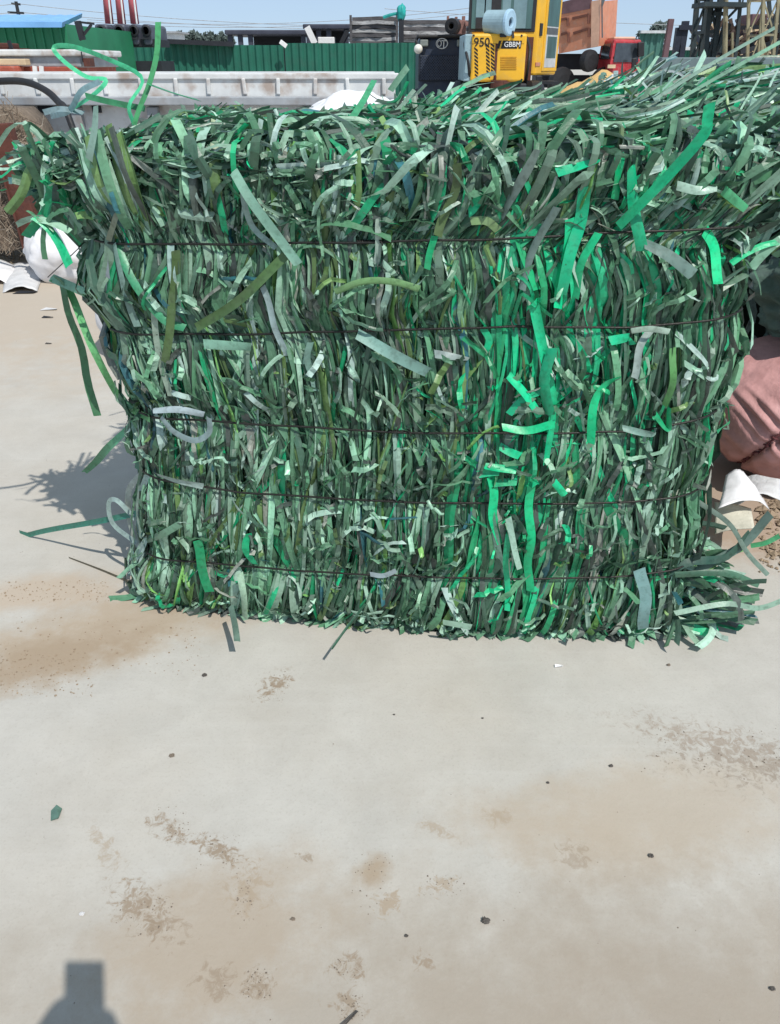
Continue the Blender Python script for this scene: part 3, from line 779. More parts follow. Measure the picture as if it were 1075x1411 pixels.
hero([(1040, 250), (1075, 235), (1110, 222)], 14, (.06, .22, .09), .05)
hero([(525, 300), (518, 345), (513, 420)], 10, PALE, .035)
hero([(360, 395), (378, 440), (392, 492)], 11, BLUW, .04)
hero([(700, 715), (708, 745), (716, 782)], 10, PALE, .06)
hero([(512, 790), (530, 792), (548, 786)], 9, BLUW, .06)
hero([(200, 745), (222, 735), (250, 720)], 10, MINT, .05)
hero([(930, 480), (925, 520), (918, 560)], 10, (.14, .40, .12), .04)
hero([(945, 500), (980, 525)], 10, PALE, .05)
hero([(430, 470), (425, 500), (433, 540)], 11, MINT, .04)
hero([(765, 285), (740, 340), (720, 400)], 12, GRY, .05)
hero([(860, 590), (900, 598), (905, 590)], 10, MINT, .06)
hero([(612, 855), (650, 862)], 9, PALE, .07)
# lying and splaying at the right foot
RF = [([(905, 838), (965, 785), (1022, 752), (1062, 708)], 12, GRY, [1.92, 1.93, 1.94, 1.95]), ([(880, 825), (940, 778), (1000, 768), (1032, 732)], 12, DKG, [1.9, 1.9, 1.92, 1.94]),
      ([(930, 792), (1000, 790), (1045, 806)], 10, (.06, .15, .10), [1.88, 1.88, 1.9]), ([(930, 845), (1000, 832), (1045, 838), (1082, 826)], 8, MINT, [1.84, 1.84, 1.85, 1.87]),
      ([(1035, 752), (1055, 748), (1075, 738)], 8, GRN, [1.95, 1.97, 2.0]), ([(960, 690), (1005, 722), (1030, 762), (1058, 792)], 8, GRY, [1.96, 1.94, 1.92, 1.9])]
for p_, w_, c_, Y_ in RF: hero(p_, w_, c_, Ys=Y_)
# loops and upright ends on the left of the top
hero([(185, 172), (178, 145), (196, 108), (150, 82), (100, 64), (74, 66), (90, 86), (120, 106), (146, 110), (132, 128), (100, 150)], 6.5, (.07, .50, .24), Ys=[2.15, 2.15, 2.18, 2.2, 2.22, 2.24, 2.2, 2.16, 2.14, 2.14, 2.2], n=44, label='bright green looped strip sticking up from the top left', roll=.5)
hero([(218, 30), (216, 75), (205, 118), (192, 150), (185, 172)], 9, (.09, .42, .19), Ys=[2.18, 2.18, 2.17, 2.15, 2.13], label='upright green strip end standing on the top left', n=16)
hero([(138, 112), (112, 126), (96, 152), (70, 160)], 9, (.24, .42, .46), Ys=[2.14, 2.16, 2.2, 2.3])
hero([(206, 116), (240, 128), (275, 138)], 10, (.06, .48, .24), Ys=[2.15, 2.3, 2.5])
hero([(118, 132), (150, 140), (200, 150)], 9, GRN, Ys=[2.1, 2.14, 2.2])
hero([(60, 155), (85, 150), (115, 156)], 9, (.18, .24, .26), Ys=[2.2, 2.2, 2.2])
hero([(480, 170), (500, 140), (516, 110)], 10, GRN, Ys=[2.3, 2.4, 2.5])
hero([(538, 125), (550, 108), (562, 92)], 9, MINT, Ys=[2.6, 2.6, 2.6])
# long combed ends, top right
TR = [([(905, 135), (985, 85), (1068, 38)], 5, MINT), ([(930, 140), (1000, 100), (1075, 58)], 6, MINT), ([(890, 115), (960, 85), (1040, 60)], 5, (.2, .33, .30)), ([(960, 130), (1020, 90), (1072, 20)], 4, MINT),
      ([(985, 140), (1040, 108), (1085, 70)], 6, MINT), ([(840, 135), (905, 110), (950, 95)], 9, E3), ([(925, 120), (945, 98), (962, 72)], 6, DKG), ([(780, 130), (812, 100), (835, 72)], 8, GRN), ([(700, 165), (790, 140), (850, 118)], 8, MINT),
      ([(660, 140), (690, 115), (720, 88)], 6, DKG), ([(1000, 115), (1035, 90), (1060, 72)], 5, (.2, .33, .30)), ([(880, 150), (885, 120), (905, 95)], 9, (.2, .33, .33))]
for p_, w_, c_ in TR: hero(p_, w_, c_, Ys=[2.45, 2.6, 2.75])

strips.sort(key=lambda q: -q[0])
heroes = heroes[:100]
for P, N, wd, phi, col, lab in heroes:
    mb = MB(); mb.ribbon(P, N, wd, phi, col, .12)
    o = obj('strap_strip', mb, M['strip'], bale, colors=True, smooth=True)
    if lab: o['label'] = lab
n_extra = 100-len(heroes)
mass = MB()
for i, (sz, P, N, wd, phi, col, tip) in enumerate(strips):
    if i < n_extra:
        mb = MB(); mb.ribbon(P, N, wd, phi, col, tip); obj('strap_strip', mb, M['strip'], bale, colors=True)
    else: mass.ribbon(P, N, wd, phi, col, tip)
o = obj('strap_strips', mass, M['strip'], bale, colors=True); o['kind'] = 'stuff'
print('strips', len(strips), 'heroes', len(heroes))

# binding wires
knots = [(505, None), (516, 452), (546, 589), (540, 686), (560, 787)]
for k in range(5):
    path = []
    xs, zs = wz[k]; L, Rr = xl(zs[0]), xr(zs[-1])
    def zz(x): return float(np.interp(x, xs, zs))
    D = Yb-2.2
    for q in (1.0, .5, .15): path.append(face(-D*q, zs[0], .012)[0])
    for i in range(70):
        x = xs[0]+(xs[-1]-xs[0])*i/69; z = zz(x)+.0025*noise.noise(Vector((x*7, k*3.1, 0)))
        path.append(face(max(0, min(width_at(z), x-xl(z))), z, .026-bulge(x, z)+.003*noise.noise(Vector((x*6, k, 5))))[0])
    for q in (.15, .5, 1.0): path.append(face(width_at(zs[-1])+D*q, zs[-1], .012)[0])
    bk = [Vector((Rr-.15, Yb+.03, zs[-1])), Vector(((L+Rr)/2, Yb+.04, (zs[0]+zs[-1])/2)), Vector((L+.15, Yb+.03, zs[0]))]
    mb = MB(); mb.tube(path+bk, .0031, 6, closed=True)
    o = obj('wire', mb, M['wire'], bale, smooth=True)
    kx = at(knots[k][0], wires_px[k][2][1], 1.95).x; kp, kn = face(kx-xl(zz(kx)), zz(kx), .022)
    mk = MB()
    for h in (0, math.pi):
        mk.tube([kp+Vector((t*.045, -.004*math.sin(t*26+h), .004*math.cos(t*26+h))) for t in [j/16-.5 for j in range(17)]], .002, 5)
    mk.tube([kp+Vector((.022, 0, 0)), kp+Vector((.035, -.015, .006)), kp+Vector((.04, -.022, -.004))], .002, 5)
    obj('twist_knot', mk, M['wire'], o, smooth=True)
# loose wire tail at left of the top wire
a0 = onface(120, 331, .01); mb = MB(); mb.tube([a0, at(98, 352, 2.2), at(66, 382, 2.28)], .0014, 5)
obj('wire_tail', mb, M['wire'], bale)

# ------------------------------------------------------------------ loose strips on the ground near the bale are its own; now the yard
# white steel body with ribs, left
def px_x(px, Y, py=120): return at(px, py, Y).x
Y8 = 8.0
t = thing('steel_container', (px_x(240, Y8), Y8+.8, 0), 'long white ribbed steel container side with rust spots behind the bale', 'container')
x0, x1 = px_x(-260, Y8), px_x(545, Y8); zt = at(0, 101, Y8).z; zr = at(0, 134, Y8).z
mb = MB(); mb.box(((x0+x1)/2, Y8+.9, (zt+.16)/2), (x1-x0, 1.6, zt-.16)); obj('body', mb, M['white_steel'], t, bevel=.01)
mb = MB(); mb.box(((x0+x1)/2, Y8+.15, zt-.025), (x1-x0+.06, .14, .05)); obj('top_rail', mb, M['white_steel'], t, bevel=.008)
mb = MB(); mb.box(((x0+x1)/2, Y8+.03, zr-.03), (x1-x0+.04, .13, .07)); obj('middle_rail', mb, M['grey_steel'], t, bevel=.008)
nr = 17
for i in range(nr):
    x = x0+.1+(x1-x0-.2)*i/(nr-1); mb = MB()
    mb.box((x+rnd.uniform(-.02, .02), Y8+.085, (zt+zr)/2-.01), (.035, .03, zt-zr-.06), rot=Matrix.Rotation(R(rnd.uniform(-4, 4)), 3, 'Y')); obj('rib', mb, M['white_steel'], t, bevel=.008)
for i in range(8):
    x = x0+.2+(x1-x0-.3)*i/7; mb = MB(); mb.box((x, Y8+.06, (zr-.07)/2), (.10, .09, zr-.09)); obj('post', mb, M['grey_steel'], t, bevel=.008)
mb = MB(); mb.box(((x0+x1)/2, Y8+.05, .07), (x1-x0, .14, .11)); obj('base_rail', mb, M['dark'], t, bevel=.01)
for a, b_ in ((42, 68), (118, 130)):
    mb = MB(); mb.box(((px_x(a, Y8)+px_x(b_, Y8))/2, Y8+.085, zr-.10), (px_x(b_, Y8)-px_x(a, Y8), .03, .06)); obj('gap_shade', mb, M['dark'], t)  # solid dark block coloured as the shaded gap under the rail
# long pale box with a red band
Y = 13.0
t = thing('truck_bed', (px_x(0, Y), Y+.9, 0), 'pale grey truck bed side with a red oxide band at far left', 'truck bed')
mb = MB(); mb.pxbox(-260, 77, 113, 93, Y, 1.8); obj('side_board', mb, M['grey_steel'], t, bevel=.02)
mb = MB(); mb.pxbox(-260, 68, 114, 77.5, Y-.06, 1.9); obj('top_board', mb, M['white_steel'], t, bevel=.02)
mb = MB(); mb.pxbox(-260, 92, 108, 106, Y-.03, 1.86); obj('red_band', mb, M['rustband'], t, bevel=.01)
mb = MB(); mb.pxbox(111, 71, 114, 86, Y-.12, .05); mb.pxbox(114, 80, 125, 92, Y-.1, .2, 1); obj('latch', mb, [M['dark'], M['rust']], t, bevel=.008)
mb = MB(); mb.pxbox(-260, 81, 36, 90, Y-.25, .18); obj('tan_board', mb, M['tan'], t, bevel=.01)
mb = MB(); mb.pxbox(-260, 91, 28, 105, Y-.3, .2); obj('red_beam', mb, M['rustband'], t, bevel=.02)
for a in (49, 58):
    mb = MB(); mb.bar(at(a, 103, Y-.06), at(a-1, 91, Y-.06), .06, .03); obj('strap', mb, M['white'], t)
for xx in (px_x(-150, Y), px_x(60, Y)):
    mb = MB(); mb.lathe([(.0, -.15), (.3, -.15), (.48, -.12), (.5, 0), (.48, .12), (.3, .15), (0, .15)], (xx, Y+.3, .5), (0, 1, 0), 28); obj('wheel', mb, M['black_rubber'], t, smooth=False)
# rusty machine at the far left edge
t = thing('rusty_machine', at(0, 66, 14), 'small rusty machine frame with a black strut at the left edge', 'machine frame')
mb = MB(); mb.pxbox(-60, 59, 11, 67, 15.2, .5); obj('beam', mb, M['rust'], t, bevel=.02)
mb = MB(); mb.bar(at(12, 56, 15.1), at(16, 67, 15.1), .05); mb.pxbox(-40, 52, -36, 60, 15.2, .1); obj('strut', mb, M['dark'], t)
mb = MB(); mb.pxbox(-62, 66, 18, 69, 15.15, .7); mb.box((at(-20, 60, 15.4).x, 15.4, .8), (.9, .4, 1.5)); obj('stand', mb, M['rust'], t)

# green building with blue roof
Y = 24.0
t = thing('sheet_metal_shed', (px_x(0, Y), Y+3, 0), 'green sheet metal shed with a low blue roof at far left', 'shed')
a = at(-300, 33, Y); b_ = at(90, 33, Y)
mb = MB(); mb.box(((a.x+b_.x)/2, Y+3, a.z/2), (b_.x-a.x, 6, a.z)); 
obj('wall', mb, M['green_wall'], t)
mb = MB()
for i in range(30): mb.box((b_.x-.15-i*(b_.x-a.x-.3)/29, Y-.02, a.z/2), (.05, .06, a.z-.1))
obj('wall_ribs', mb, M['green_wall'], t)
e0, e1 = at(-320, 34, Y-.8), at(84, 34, Y-.8); r0, r1 = at(-320, 20, Y+5), at(112, 21, Y+5)
mb = MB(); n_ = 60; vs = []
for i in range(n_):
    q = i/(n_-1); dz = .02*(i % 2)
    vs += [e0.lerp(e1, q)+Vector((0, 0, dz)), r0.lerp(r1, q)+Vector((0, 0, dz))]
mb.add(vs, [(2*i, 2*i+2, 2*i+3, 2*i+1) for i in range(n_-1)]); mb.bar(e0, e1, .12, .05); mb.bar(e1, r1, .12, .05)
obj('roof', mb, M['blue_roof'], t)
mb = MB(); mb.bar(at(107, 29, Y), at(114, 55, Y), .14); mb.bar(at(104, 31, Y), at(116, 46, Y), .06); mb.bar(at(126, 34, Y), at(110, 55, Y), .06); mb.bar(at(106, 30, Y), at(130, 33, Y), .05)
obj('roof_bracket', mb, M['dark'], t)
# utility pole with wires
Y = 70.0
t = thing('utility_pole', (px_x(22, Y, 30), Y, 0), 'distant utility pole with two crossarms and overhead wires', 'utility pole')
tp = at(22, 2, Y); mb = MB(); mb.tube([(tp.x, Y, 0), (tp.x, Y, tp.z)], [.17, .12], 10); obj('pole', mb, M['dark'], t)
for yy, w_ in ((17, 11), (5, 6)):
    mb = MB(); mb.bar(at(22-w_, yy, Y), at(22+w_, yy+1, Y), .14); obj('crossarm', mb, M['dark'], t)
def sag(a, b_, s_): return [a.lerp(b_, i/20)-Vector((0, 0, s_*4*(i/20)*(1-i/20))) for i in range(21)]
for (x_, y_, x2, y2, Yw, s_) in ((24, 5, 620, 36, 75, .5), (28, 17, 700, 42, 75, .4), (16, 17, -200, 10, 66, .4), (24, 5, -200, -4, 66, .4)):
    mb = MB(); mb.tube(sag(at(x_, y_, Y), at(x2, y2, Yw), s_), .022, 5); obj('wire', mb, M['grey_steel'], t)
t = thing('power_line', (px_x(640, 62, 10), 62, 0), 'thin overhead power line sagging across the sky above the fence', 'power line')
for (a, b_, s_) in (((120, 30), (760, 2), .8), ((120, 27), (760, -6), .8), ((530, 12), (1200, 38), .3)):
    mb = MB(); mb.tube(sag(at(a[0], a[1], 62), at(b_[0], b_[1], 62), s_), .018, 5); obj('wire', mb, M['grey_steel'], t)
# machine row with three red pipes
Y = 30.0
t = thing('grey_machine', (px_x(170, Y, 45), Y+1, 0), 'row of dark grey machine housings carrying three red pipes', 'machine')
for a, b_ in ((129, 152), (154, 176), (178, 192), (194, 210)):
    mb = MB(); mb.pxbox(a, 33, b_, 62, Y, 2.2); o = obj('housing', mb, M['navy'] if False else M['grey_machine'], t, bevel=.08)
    mb = MB(); mb.pxbox(a+2, 50, b_-2, 54, Y-.05, .1); c_ = at((a+b_)/2, 42, Y); mb.lathe([(0, 0), (.16, 0), (.16, .08), (.11, .1)], (c_.x, Y, c_.z), (0, -1, 0), 16); obj('vent', mb, M['dark'], o)
mb = MB(); mb.pxbox(126, 54, 214, 64, Y+.1, 2); mb.box((px_x(170, Y, 45), Y+1, .8), (2.2, 1.8, 1.6)); obj('frame', mb, M['dark'], t)
for xt, xb in ((141, 151), (158, 168), (175, 186)):
    a = at(xt, -60, Y+.6); b_ = at(xb, 33, Y+.6); 
    mb = MB(); mb.tube([b_, a.lerp(b_, .5), a], [.14, .125, .11], 14); o = obj('pipe', mb, M['pink_pipe'], t, smooth=True)
    mb = MB(); mb.tube([b_+Vector((.10, -.11, 0)), a+Vector((.08, -.09, 0))], .03, 6); obj('pale_strip', mb, M['white'], o)

# green fence
def corrugated(xa, xb, Y, z1, pitch, amp, z0=0.0):
    mb = MB(); n_ = int((xb-xa)/pitch*4); vs = []
    prof = (0, 0, 1, 1)
    for i in range(n_+1):
        x = xa+(xb-xa)*i/n_; y = Y+amp*prof[i % 4]+.05*noise.noise(Vector((x*.7, Y, 0))); zj = .025*noise.noise(Vector((x*.5, 3, Y))); vs += [(x, y, z0), (x, y+.06*noise.noise(Vector((x*.4, Y, 7))), z1+zj)]
    mb.add(vs, [(2*i, 2*i+2, 2*i+3, 2*i+1) for i in range(n_)]); return mb
YF = 36.0
t = thing('corrugated_fence', (px_x(330, YF, 70), YF, 0), 'long green corrugated metal fence behind the white container', 'fence', None)
for a, b_, yt in ((92, 212, 55), (212, 300, 59), (300, 392, 62), (392, 490, 59.5), (490, 580, 59)):
    xa, xb = px_x(a, YF, 60), px_x(b_, YF, 60); zz_ = at(a, yt, YF).z
    obj('panel', corrugated(xa, xb-.02, YF, zz_, .30, .07), M['fence'], t)
    mb = MB(); mb.box((xb, YF+.1, zz_/2), (.1, .1, zz_)); obj('post', mb, M['dark'], t)
mb = MB(); mb.bar(at(230, 57, YF-.1), at(322, 61, YF-.1), .16, .5); obj('cap_rail', mb, M['dark'], t)
YG = 46.0
t = thing('corrugated_fence', (px_x(950, YG, 80), YG, 0), 'tall teal green fence section beside the red truck and dark frame', 'fence')
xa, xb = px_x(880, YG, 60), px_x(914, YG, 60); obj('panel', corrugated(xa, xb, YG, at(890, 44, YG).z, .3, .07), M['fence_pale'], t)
mb = MB(); mb.box(((xa+xb)/2, YG-.1, at(890, 44, YG).z), (xb-xa, .2, .12)); obj('cap_rail', mb, M['silver'], t)
xa, xb = px_x(914, YG, 60), px_x(1250, YG, 60); obj('panel', corrugated(xa, xb, YG, at(950, 69, YG).z, .3, .07), M['fence'], t)
mb = MB(); mb.box(((xa+xb)/2, YG-.1, at(950, 67, YG).z), (xb-xa, .2, .14)); obj('cap_rail', mb, M['silver'], t)

# little far house and tree line
t = thing('small_building', (px_x(235, 60, 50), 60, 0), 'small pale flat roofed hut beyond the green fence', 'building')
mb = MB(); mb.pxbox(226, 45, 244, 80, 60, 3); obj('wall', mb, M['silver'], t)
mb = MB(); mb.pxbox(225, 43, 245, 45.4, 59.8, 3.4); obj('roof', mb, M['grey_steel'], t)
def tree(px, ytop, Y, wpx, label, slim=True, seed=0):
    rr = random.Random(seed); b_ = Vector((px_x(px, Y, 60), Y, 0)); h = at(px, ytop, Y).z; r_ = wpx/ppm(px, 50, Y)/2
    t = thing('poplar_tree' if slim else 'broadleaf_tree', b_, label, 'tree', 'trees beyond the fences')
    mb = MB(); mb.tube([b_, b_+Vector((.1, 0, h*.5)), b_+Vector((0, 0, h*.92))], [.22, .14, .04], 7)
    for i in range(5):
        z = h*(.3+.11*i); an = rr.random()*6.28; mb.tube([b_+Vector((0, 0, z)), b_+Vector((math.cos(an)*r_*.7, math.sin(an)*r_*.7, z+h*.12))], [.07, .02], 5)
    obj('trunk', mb, M['bark'], t)
    mb = MB(); cl = []
    for i in range(13):
        q = rr.random(); z = h*(.22+.74*q); env = r_*(math.sin(math.pi*min(1, .16+.84*(1-q)**.8))**.8 if slim else math.sin(math.pi*(.12+.8*q))**.6)
        an = rr.random()*6.28; cl.append((Vector((math.cos(an)*env*.6, math.sin(an)*env*.6, z)), env*.55+.15))
    for i in range(700):
        c_, rd = rr.choice(cl); d = Vector((rr.gauss(0, 1), rr.gauss(0, 1), rr.gauss(0, 1))).normalized()*rd*rr.random()**.4; d.z *= 1.5
        p = b_+c_+d; 
        if p.z > h*1.02: continue
        s_ = rr.uniform(.14, .32); u = Vector((rr.gauss(0, 1), rr.gauss(0, 1), rr.gauss(0, 1))).normalized(); v = u.orthogonal().normalized()
        mb.add([p-u*s_, p+v*s_*.5, p+u*s_, p-v*s_*.5], [(0, 1, 2, 3)])
    obj('crown', mb, M['tree_far'], t)
k = 0
for px, yt, wd in ((249, 45, 9), (258, 47, 8), (266, 44, 9), (275, 43, 8), (284, 45, 10), (292, 44, 9), (300, 42, 10), (309, 44, 9), (318, 46, 8), (213, 50, 9)):
    tree(px, yt, 85, wd, 'slim dark poplar in the hazy tree line above the green fence', True, k); k += 1
tree(905, 32, 80, 30, 'round grey green tree above the fence right of the red truck', False, 30)
tree(962, 48, 85, 24, 'small hazy tree seen through the dark steel frame', False, 31)
tree(885, 44, 90, 22, 'low hazy tree just behind the red truck roof', False, 32)

# dark sheds
Y = 44.0
for (a, b_, yr, yb, lab) in ((309, 424, 41, 48, 'low dark blue canopy shed above the left of the fence'), (417, 483, 33, 40, 'taller dark canopy shed with a leaning white prop')):
    t = thing('canopy_shed', (px_x((a+b_)/2, Y, 50), Y+2, 0), lab, 'shed')
    mb = MB(); mb.pxbox(a, yr, b_, yb, Y-.3, 4.5); obj('roof', mb, M['shed'], t, bevel=.05)
    mb = MB(); mb.pxbox(a+40 if a < 400 else a+8, yb, b_-2, 80, Y+2.5, .3); obj('back_wall', mb, M['dark'], t)  # near-black wall; the darkness of the shed interior is in its colour
    for q in (a+8, a+22, a+36, b_-6):
        mb = MB(); p = at(q, yb, Y); mb.box((p.x, Y, p.z/2), (.22, .22, p.z)); obj('post', mb, M['shed'], t)
    if a > 400:
        mb = MB(); mb.bar(at(423, 37, Y-.5), at(434, 60, Y-.5), .28, .1); obj('prop', mb, M['white'], t)
        mb = MB(); mb.pxbox(438, 51, 461, 62, Y-.2, .6); obj('white_panel', mb, M['white'], t, bevel=.03)
        mb = MB(); mb.bar(at(480, 40, Y-.2), at(470, 60, Y-.2), .2, .1); obj('brace', mb, M['dark'], t)
mb = MB(); mb.bar(at(386, 57, 35.6), at(395, 64, 35.6), .16, .06)
tag(obj('white_plank', mb, M['white'], bevel=.01), 'short white plank leaning on top of the green fence', 'plank')
# stacks of streaky sheets
def stack(a, b_, yt, Y, lab, seed):
    rr = random.Random(seed); t = thing('sheet_stack', (px_x((a+b_)/2, Y, 40), Y+1.5, 0), lab, 'stack')
    zt_ = at(a, yt, Y).z; n_ = 22; h = zt_/n_; xa, xb = px_x(a, Y, 40), px_x(b_, Y, 40)
    L, D_ = MB(), MB()
    for i in range(n_):
        m_ = L if i % 2 == 0 or rr.random() < .3 else D_; seg = 14; x_0 = xa+rr.uniform(-.1, .12); x_1 = xb+rr.uniform(-.12, .1); zb = h*i; vs = []
        yo = rr.uniform(-.12, .12)
        for s_ in range(seg+1):
            x = x_0+(x_1-x_0)*s_/seg; w_ = h*.35*noise.noise(Vector((x*.8, i*1.7, seed)))
            yj = yo+.12*noise.noise(Vector((x*1.5, i*3.1, seed+5)))
            vs += [(x, Y+yj, zb+w_), (x, Y+yj, zb+h*.93+w_), (x, Y+3, zb+w_), (x, Y+3, zb+h*.93+w_)]
        fs = []
        for s_ in range(seg):
            o_ = s_*4; fs += [(o_, o_+4, o_+5, o_+1), (o_+1, o_+5, o_+7, o_+3), (o_+2, o_+3, o_+7, o_+6), (o_, o_+2, o_+6, o_+4)]
        fs += [(0, 1, 3, 2), (seg*4, seg*4+2, seg*4+3, seg*4+1)]
        m_.add(vs, fs)
    obj('pale_layers', L, M['stripe_stack'], t); obj('dark_layers', D_, M['stack_dark'], t)
    for q in (xa+.06, xb-.06):
        mb = MB(); mb.box((q, Y-.2, zt_/2), (.1, .1, zt_+.1)); obj('stake', mb, M['stack_dark'], t)
stack(482, 549, 23, 40, 'tall stack of pale streaky sheets above the green fence', 1)
stack(553, 650, 27, 42, 'lower stack of pale streaky sheets behind the dark blue machine', 2)
t = thing('bag_on_pole', (px_x(553, 39, 30), 39, 0), 'teal plastic bag caught on a dark pole between the stacks', 'bag on pole')
p = at(553, 24, 39); mb = MB(); mb.box((p.x, 39, p.z/2), (.22, .22, p.z)); obj('pole', mb, M['dark'], t)
q = at(553, 18, 39); obj('bag', lumpy(q, (.2, .2, .32), 3, .3, 2.5, 20, 12, floor=-9), M['teal'], t, smooth=True)
mb = MB(); mb.ribbon(crspline([q, at(540, 20, 39), at(528, 24, 39)], 6), [Vector((0, -1, 0))]*6, .12, [0]*6, (1, 1, 1)); obj('torn_strip', mb, M['teal'], t)

# dark blue machine front with grille
Y = 20.0
t = thing('tractor', (px_x(610, Y, 70), Y+1.4, 0), 'dark navy vehicle front with mesh grille and a ring emblem beside the yellow loader', 'vehicle')
a = at(576, 49, Y); b_ = at(643, 108, Y); W_ = b_.x-a.x
mb = MB(); mb.box(((a.x+b_.x)/2, Y+1.4, (a.z+.55)/2), (W_-.06, 2.6, a.z-.55)); obj('hood', mb, M['navy'], t, bevel=.09)
mb = MB(); mb.pxbox(575, 47.5, 643, 52.5, Y-.03, .5); obj('hood_lip', mb, M['black_rubber'], t, bevel=.05)
mb = MB(); mb.pxbox(577, 76, 642, 112, Y-.01, .18); o = obj('grille', mb, M['grille'], t, bevel=.02)
mb = MB(); ga, gb = at(580, 77, Y-.02), at(640, 110, Y-.02); ww, hh = gb.x-ga.x, ga.z-gb.z
for i in range(-8, 22):
    for sg in (1, -1):
        x0_ = ga.x+i*ww/18; pa = Vector((x0_, Y-.025, gb.z if sg > 0 else ga.z)); pb = Vector((x0_+hh, Y-.025, ga.z if sg > 0 else gb.z))
        lo, hi = max(0, (ga.x-pa.x)/hh), min(1, (gb.x-pa.x)/hh)
        if hi > lo: mb.bar(pa.lerp(pb, lo), pa.lerp(pb, hi), .012, .012)
obj('mesh_wires', mb, M['navy_light'], o)
for a_, b__ in ((579, 590), (630, 640)):
    mb = MB(); mb.pxbox(a_, 54.5, b__, 64, Y-.02, .1); o = obj('headlight', mb, M['lamp_dim'], t, bevel=.02)
for a_ in (576.5, 639.5):
    c_ = at(a_, 67.5, Y-.1); mb = MB(); mb.lathe([(0, -.03), (.07, -.02), (.095, .02), (.085, .1), (0, .12)], c_, (0, 1, 0), 18); obj('round_lamp', mb, M['lamp'], t, smooth=True)
    mb = MB(); s_ = -1 if a_ < 600 else 1; mb.tube([c_+Vector((0, .1, .02)), c_+Vector((.05*s_, .12, .14)), c_+Vector((0, .2, .25))], .03, 8); obj('lamp_bracket', mb, M['black_rubber'], t)
c_ = at(609, 60, Y-.02); mb = MB()
mb.tube([c_+Vector((.125*math.cos(q), -.01, .095*math.sin(q))) for q in [R(i*15) for i in range(24)]], .011, 6, closed=True)
mb.tube([c_+Vector((-.055+.042*math.cos(q), -.01, .055*math.sin(q))) for q in [R(i*20) for i in range(18)]], .010, 6, closed=True)
mb.bar(c_+Vector((-.015, -.01, .055)), c_+Vector((.095, -.01, .055)), .02, .012); mb.bar(c_+Vector((.04, -.01, .052)), c_+Vector((.04, -.01, -.10)), .022, .012)
obj('emblem', mb, M['silver'], t)
for xx in (a.x+.05, b_.x-.05):
    mb = MB(); mb.lathe([(0, -.13), (.28, -.13), (.5, -.1), (.52, 0), (.5, .1), (.28, .13), (0, .13)], (xx, Y+.5, .52), (1, 0, 0), 28); obj('wheel', mb, M['black_rubber'], t)
# roll and rusty bracket above it
t = thing('steel_roll', at(622, 46, 22.5), 'black roll on a rusty bracket between the navy vehicle and yellow cab', 'roll')
c_ = at(622, 36, 22.4); mb = MB(); mb.lathe([(.06, 0), (.09, -.01), (.17, 0), (.17, .6), (.05, .6)], c_, (.35, .94, 0), 22); obj('roll', mb, M['black_rubber'], t)
mb = MB(); mb.pxbox(630, 28, 642, 47, 22.6, .3); mb.pxbox(616, 22, 619, 30, 22.7, .1); mb.pxbox(627, 23, 630.5, 31, 22.7, .1); mb.pxbox(637, 22, 641, 31, 22.7, .1); mb.pxbox(641, 30, 648, 36, 22.5, .2); p = at(636, 47, 22.7); mb.box((p.x, 22.9, p.z/2), (.4, .2, p.z)); obj('bracket', mb, M['rust_pale'], t, bevel=.01)

# yellow loader
Y = 17.0
t = thing('wheel_loader', (px_x(700, Y, 80), Y+2, 0), 'yellow wheel loader with cab, hatched hood and a pale blue air cylinder', 'loader')
a = at(651, 46, Y); b_ = at(722, 113, Y); 
mb = MB(); mb.box(((a.x+b_.x)/2, Y+.75, (a.z+b_.z)/2), (b_.x-a.x, 1.5, a.z-b_.z)); hood = obj('hood', mb, M['yellow'], t, bevel=.04)
mb = MB(); mb.pxbox(641, 47, 650.4, 112, Y+.06, 1.3); obj('radiator_side', mb, M['paleblue'], t, bevel=.02)
# black hatching on the hood
for x_, y_0, y_1, w_, lean in ((653.5, 66, 112, 5, 0), (669.5, 61, 106, 5, 0), (676, 60, 98, 5, 0)):
    y_ = y_0; mb = MB()
    while y_ < y_1:
        p0 = at(x_, y_, Y-.004); p1 = at(x_+w_, y_+4.2, Y-.004); hw = .017
        mb.add([(p0.x, p0.y, p0.z+hw), (p1.x, p1.y, p1.z+hw), (p1.x, p1.y, p1.z-hw), (p0.x, p0.y, p0.z-hw)], [(0, 3, 2, 1)]); y_ += 5.2
        x_ += .12
    obj('hazard_hatching', mb, M['black'], hood)
obj('model_number', text_mb('950', .205, at(652.5, 64, Y-.006), depth=.002, bold=.6), M['black'], hood)
mb = MB()
def para(x0, y0, x1, y1, sk): 
    q = [at(x0, y1, Y-.005), at(x1, y1, Y-.005), at(x1+sk, y0, Y-.005), at(x0+sk, y0, Y-.005)]; mb.add(q, [(0, 1, 2, 3)])
para(684.5, 56, 688, 67, 3.2); para(690, 56, 712.5, 67, 3.2); para(714.5, 56, 717.5, 67, 2)
pl = obj('badge', mb, M['black'], hood)
obj('badge_letters', text_mb('GBBM', .118, at(694.5, 64.5, Y-.011), depth=.002, bold=.5), M['white'], hood)
mb = MB(); mb.box(((a.x+b_.x)/2+.1, Y+.9, b_.z/2+.1), (1.0, 1.5, b_.z-.25)); obj('chassis', mb, M['dark'], t, bevel=.03)
mb = MB(); c_ = at(688, 124, Y-.15); mb.lathe([(0, -.16), (.14, -.16), (.16, -.12), (.16, .16), (.05, .16)], c_+Vector((0, .1, 0)), (0, 0, 1), 18); mb.pxbox(694, 113, 702, 140, Y-.2, .25); mb.pxbox(681.5, 104, 684, 112, Y-.05, .06); obj('tow_hitch', mb, M['rust'], t, bevel=.01)
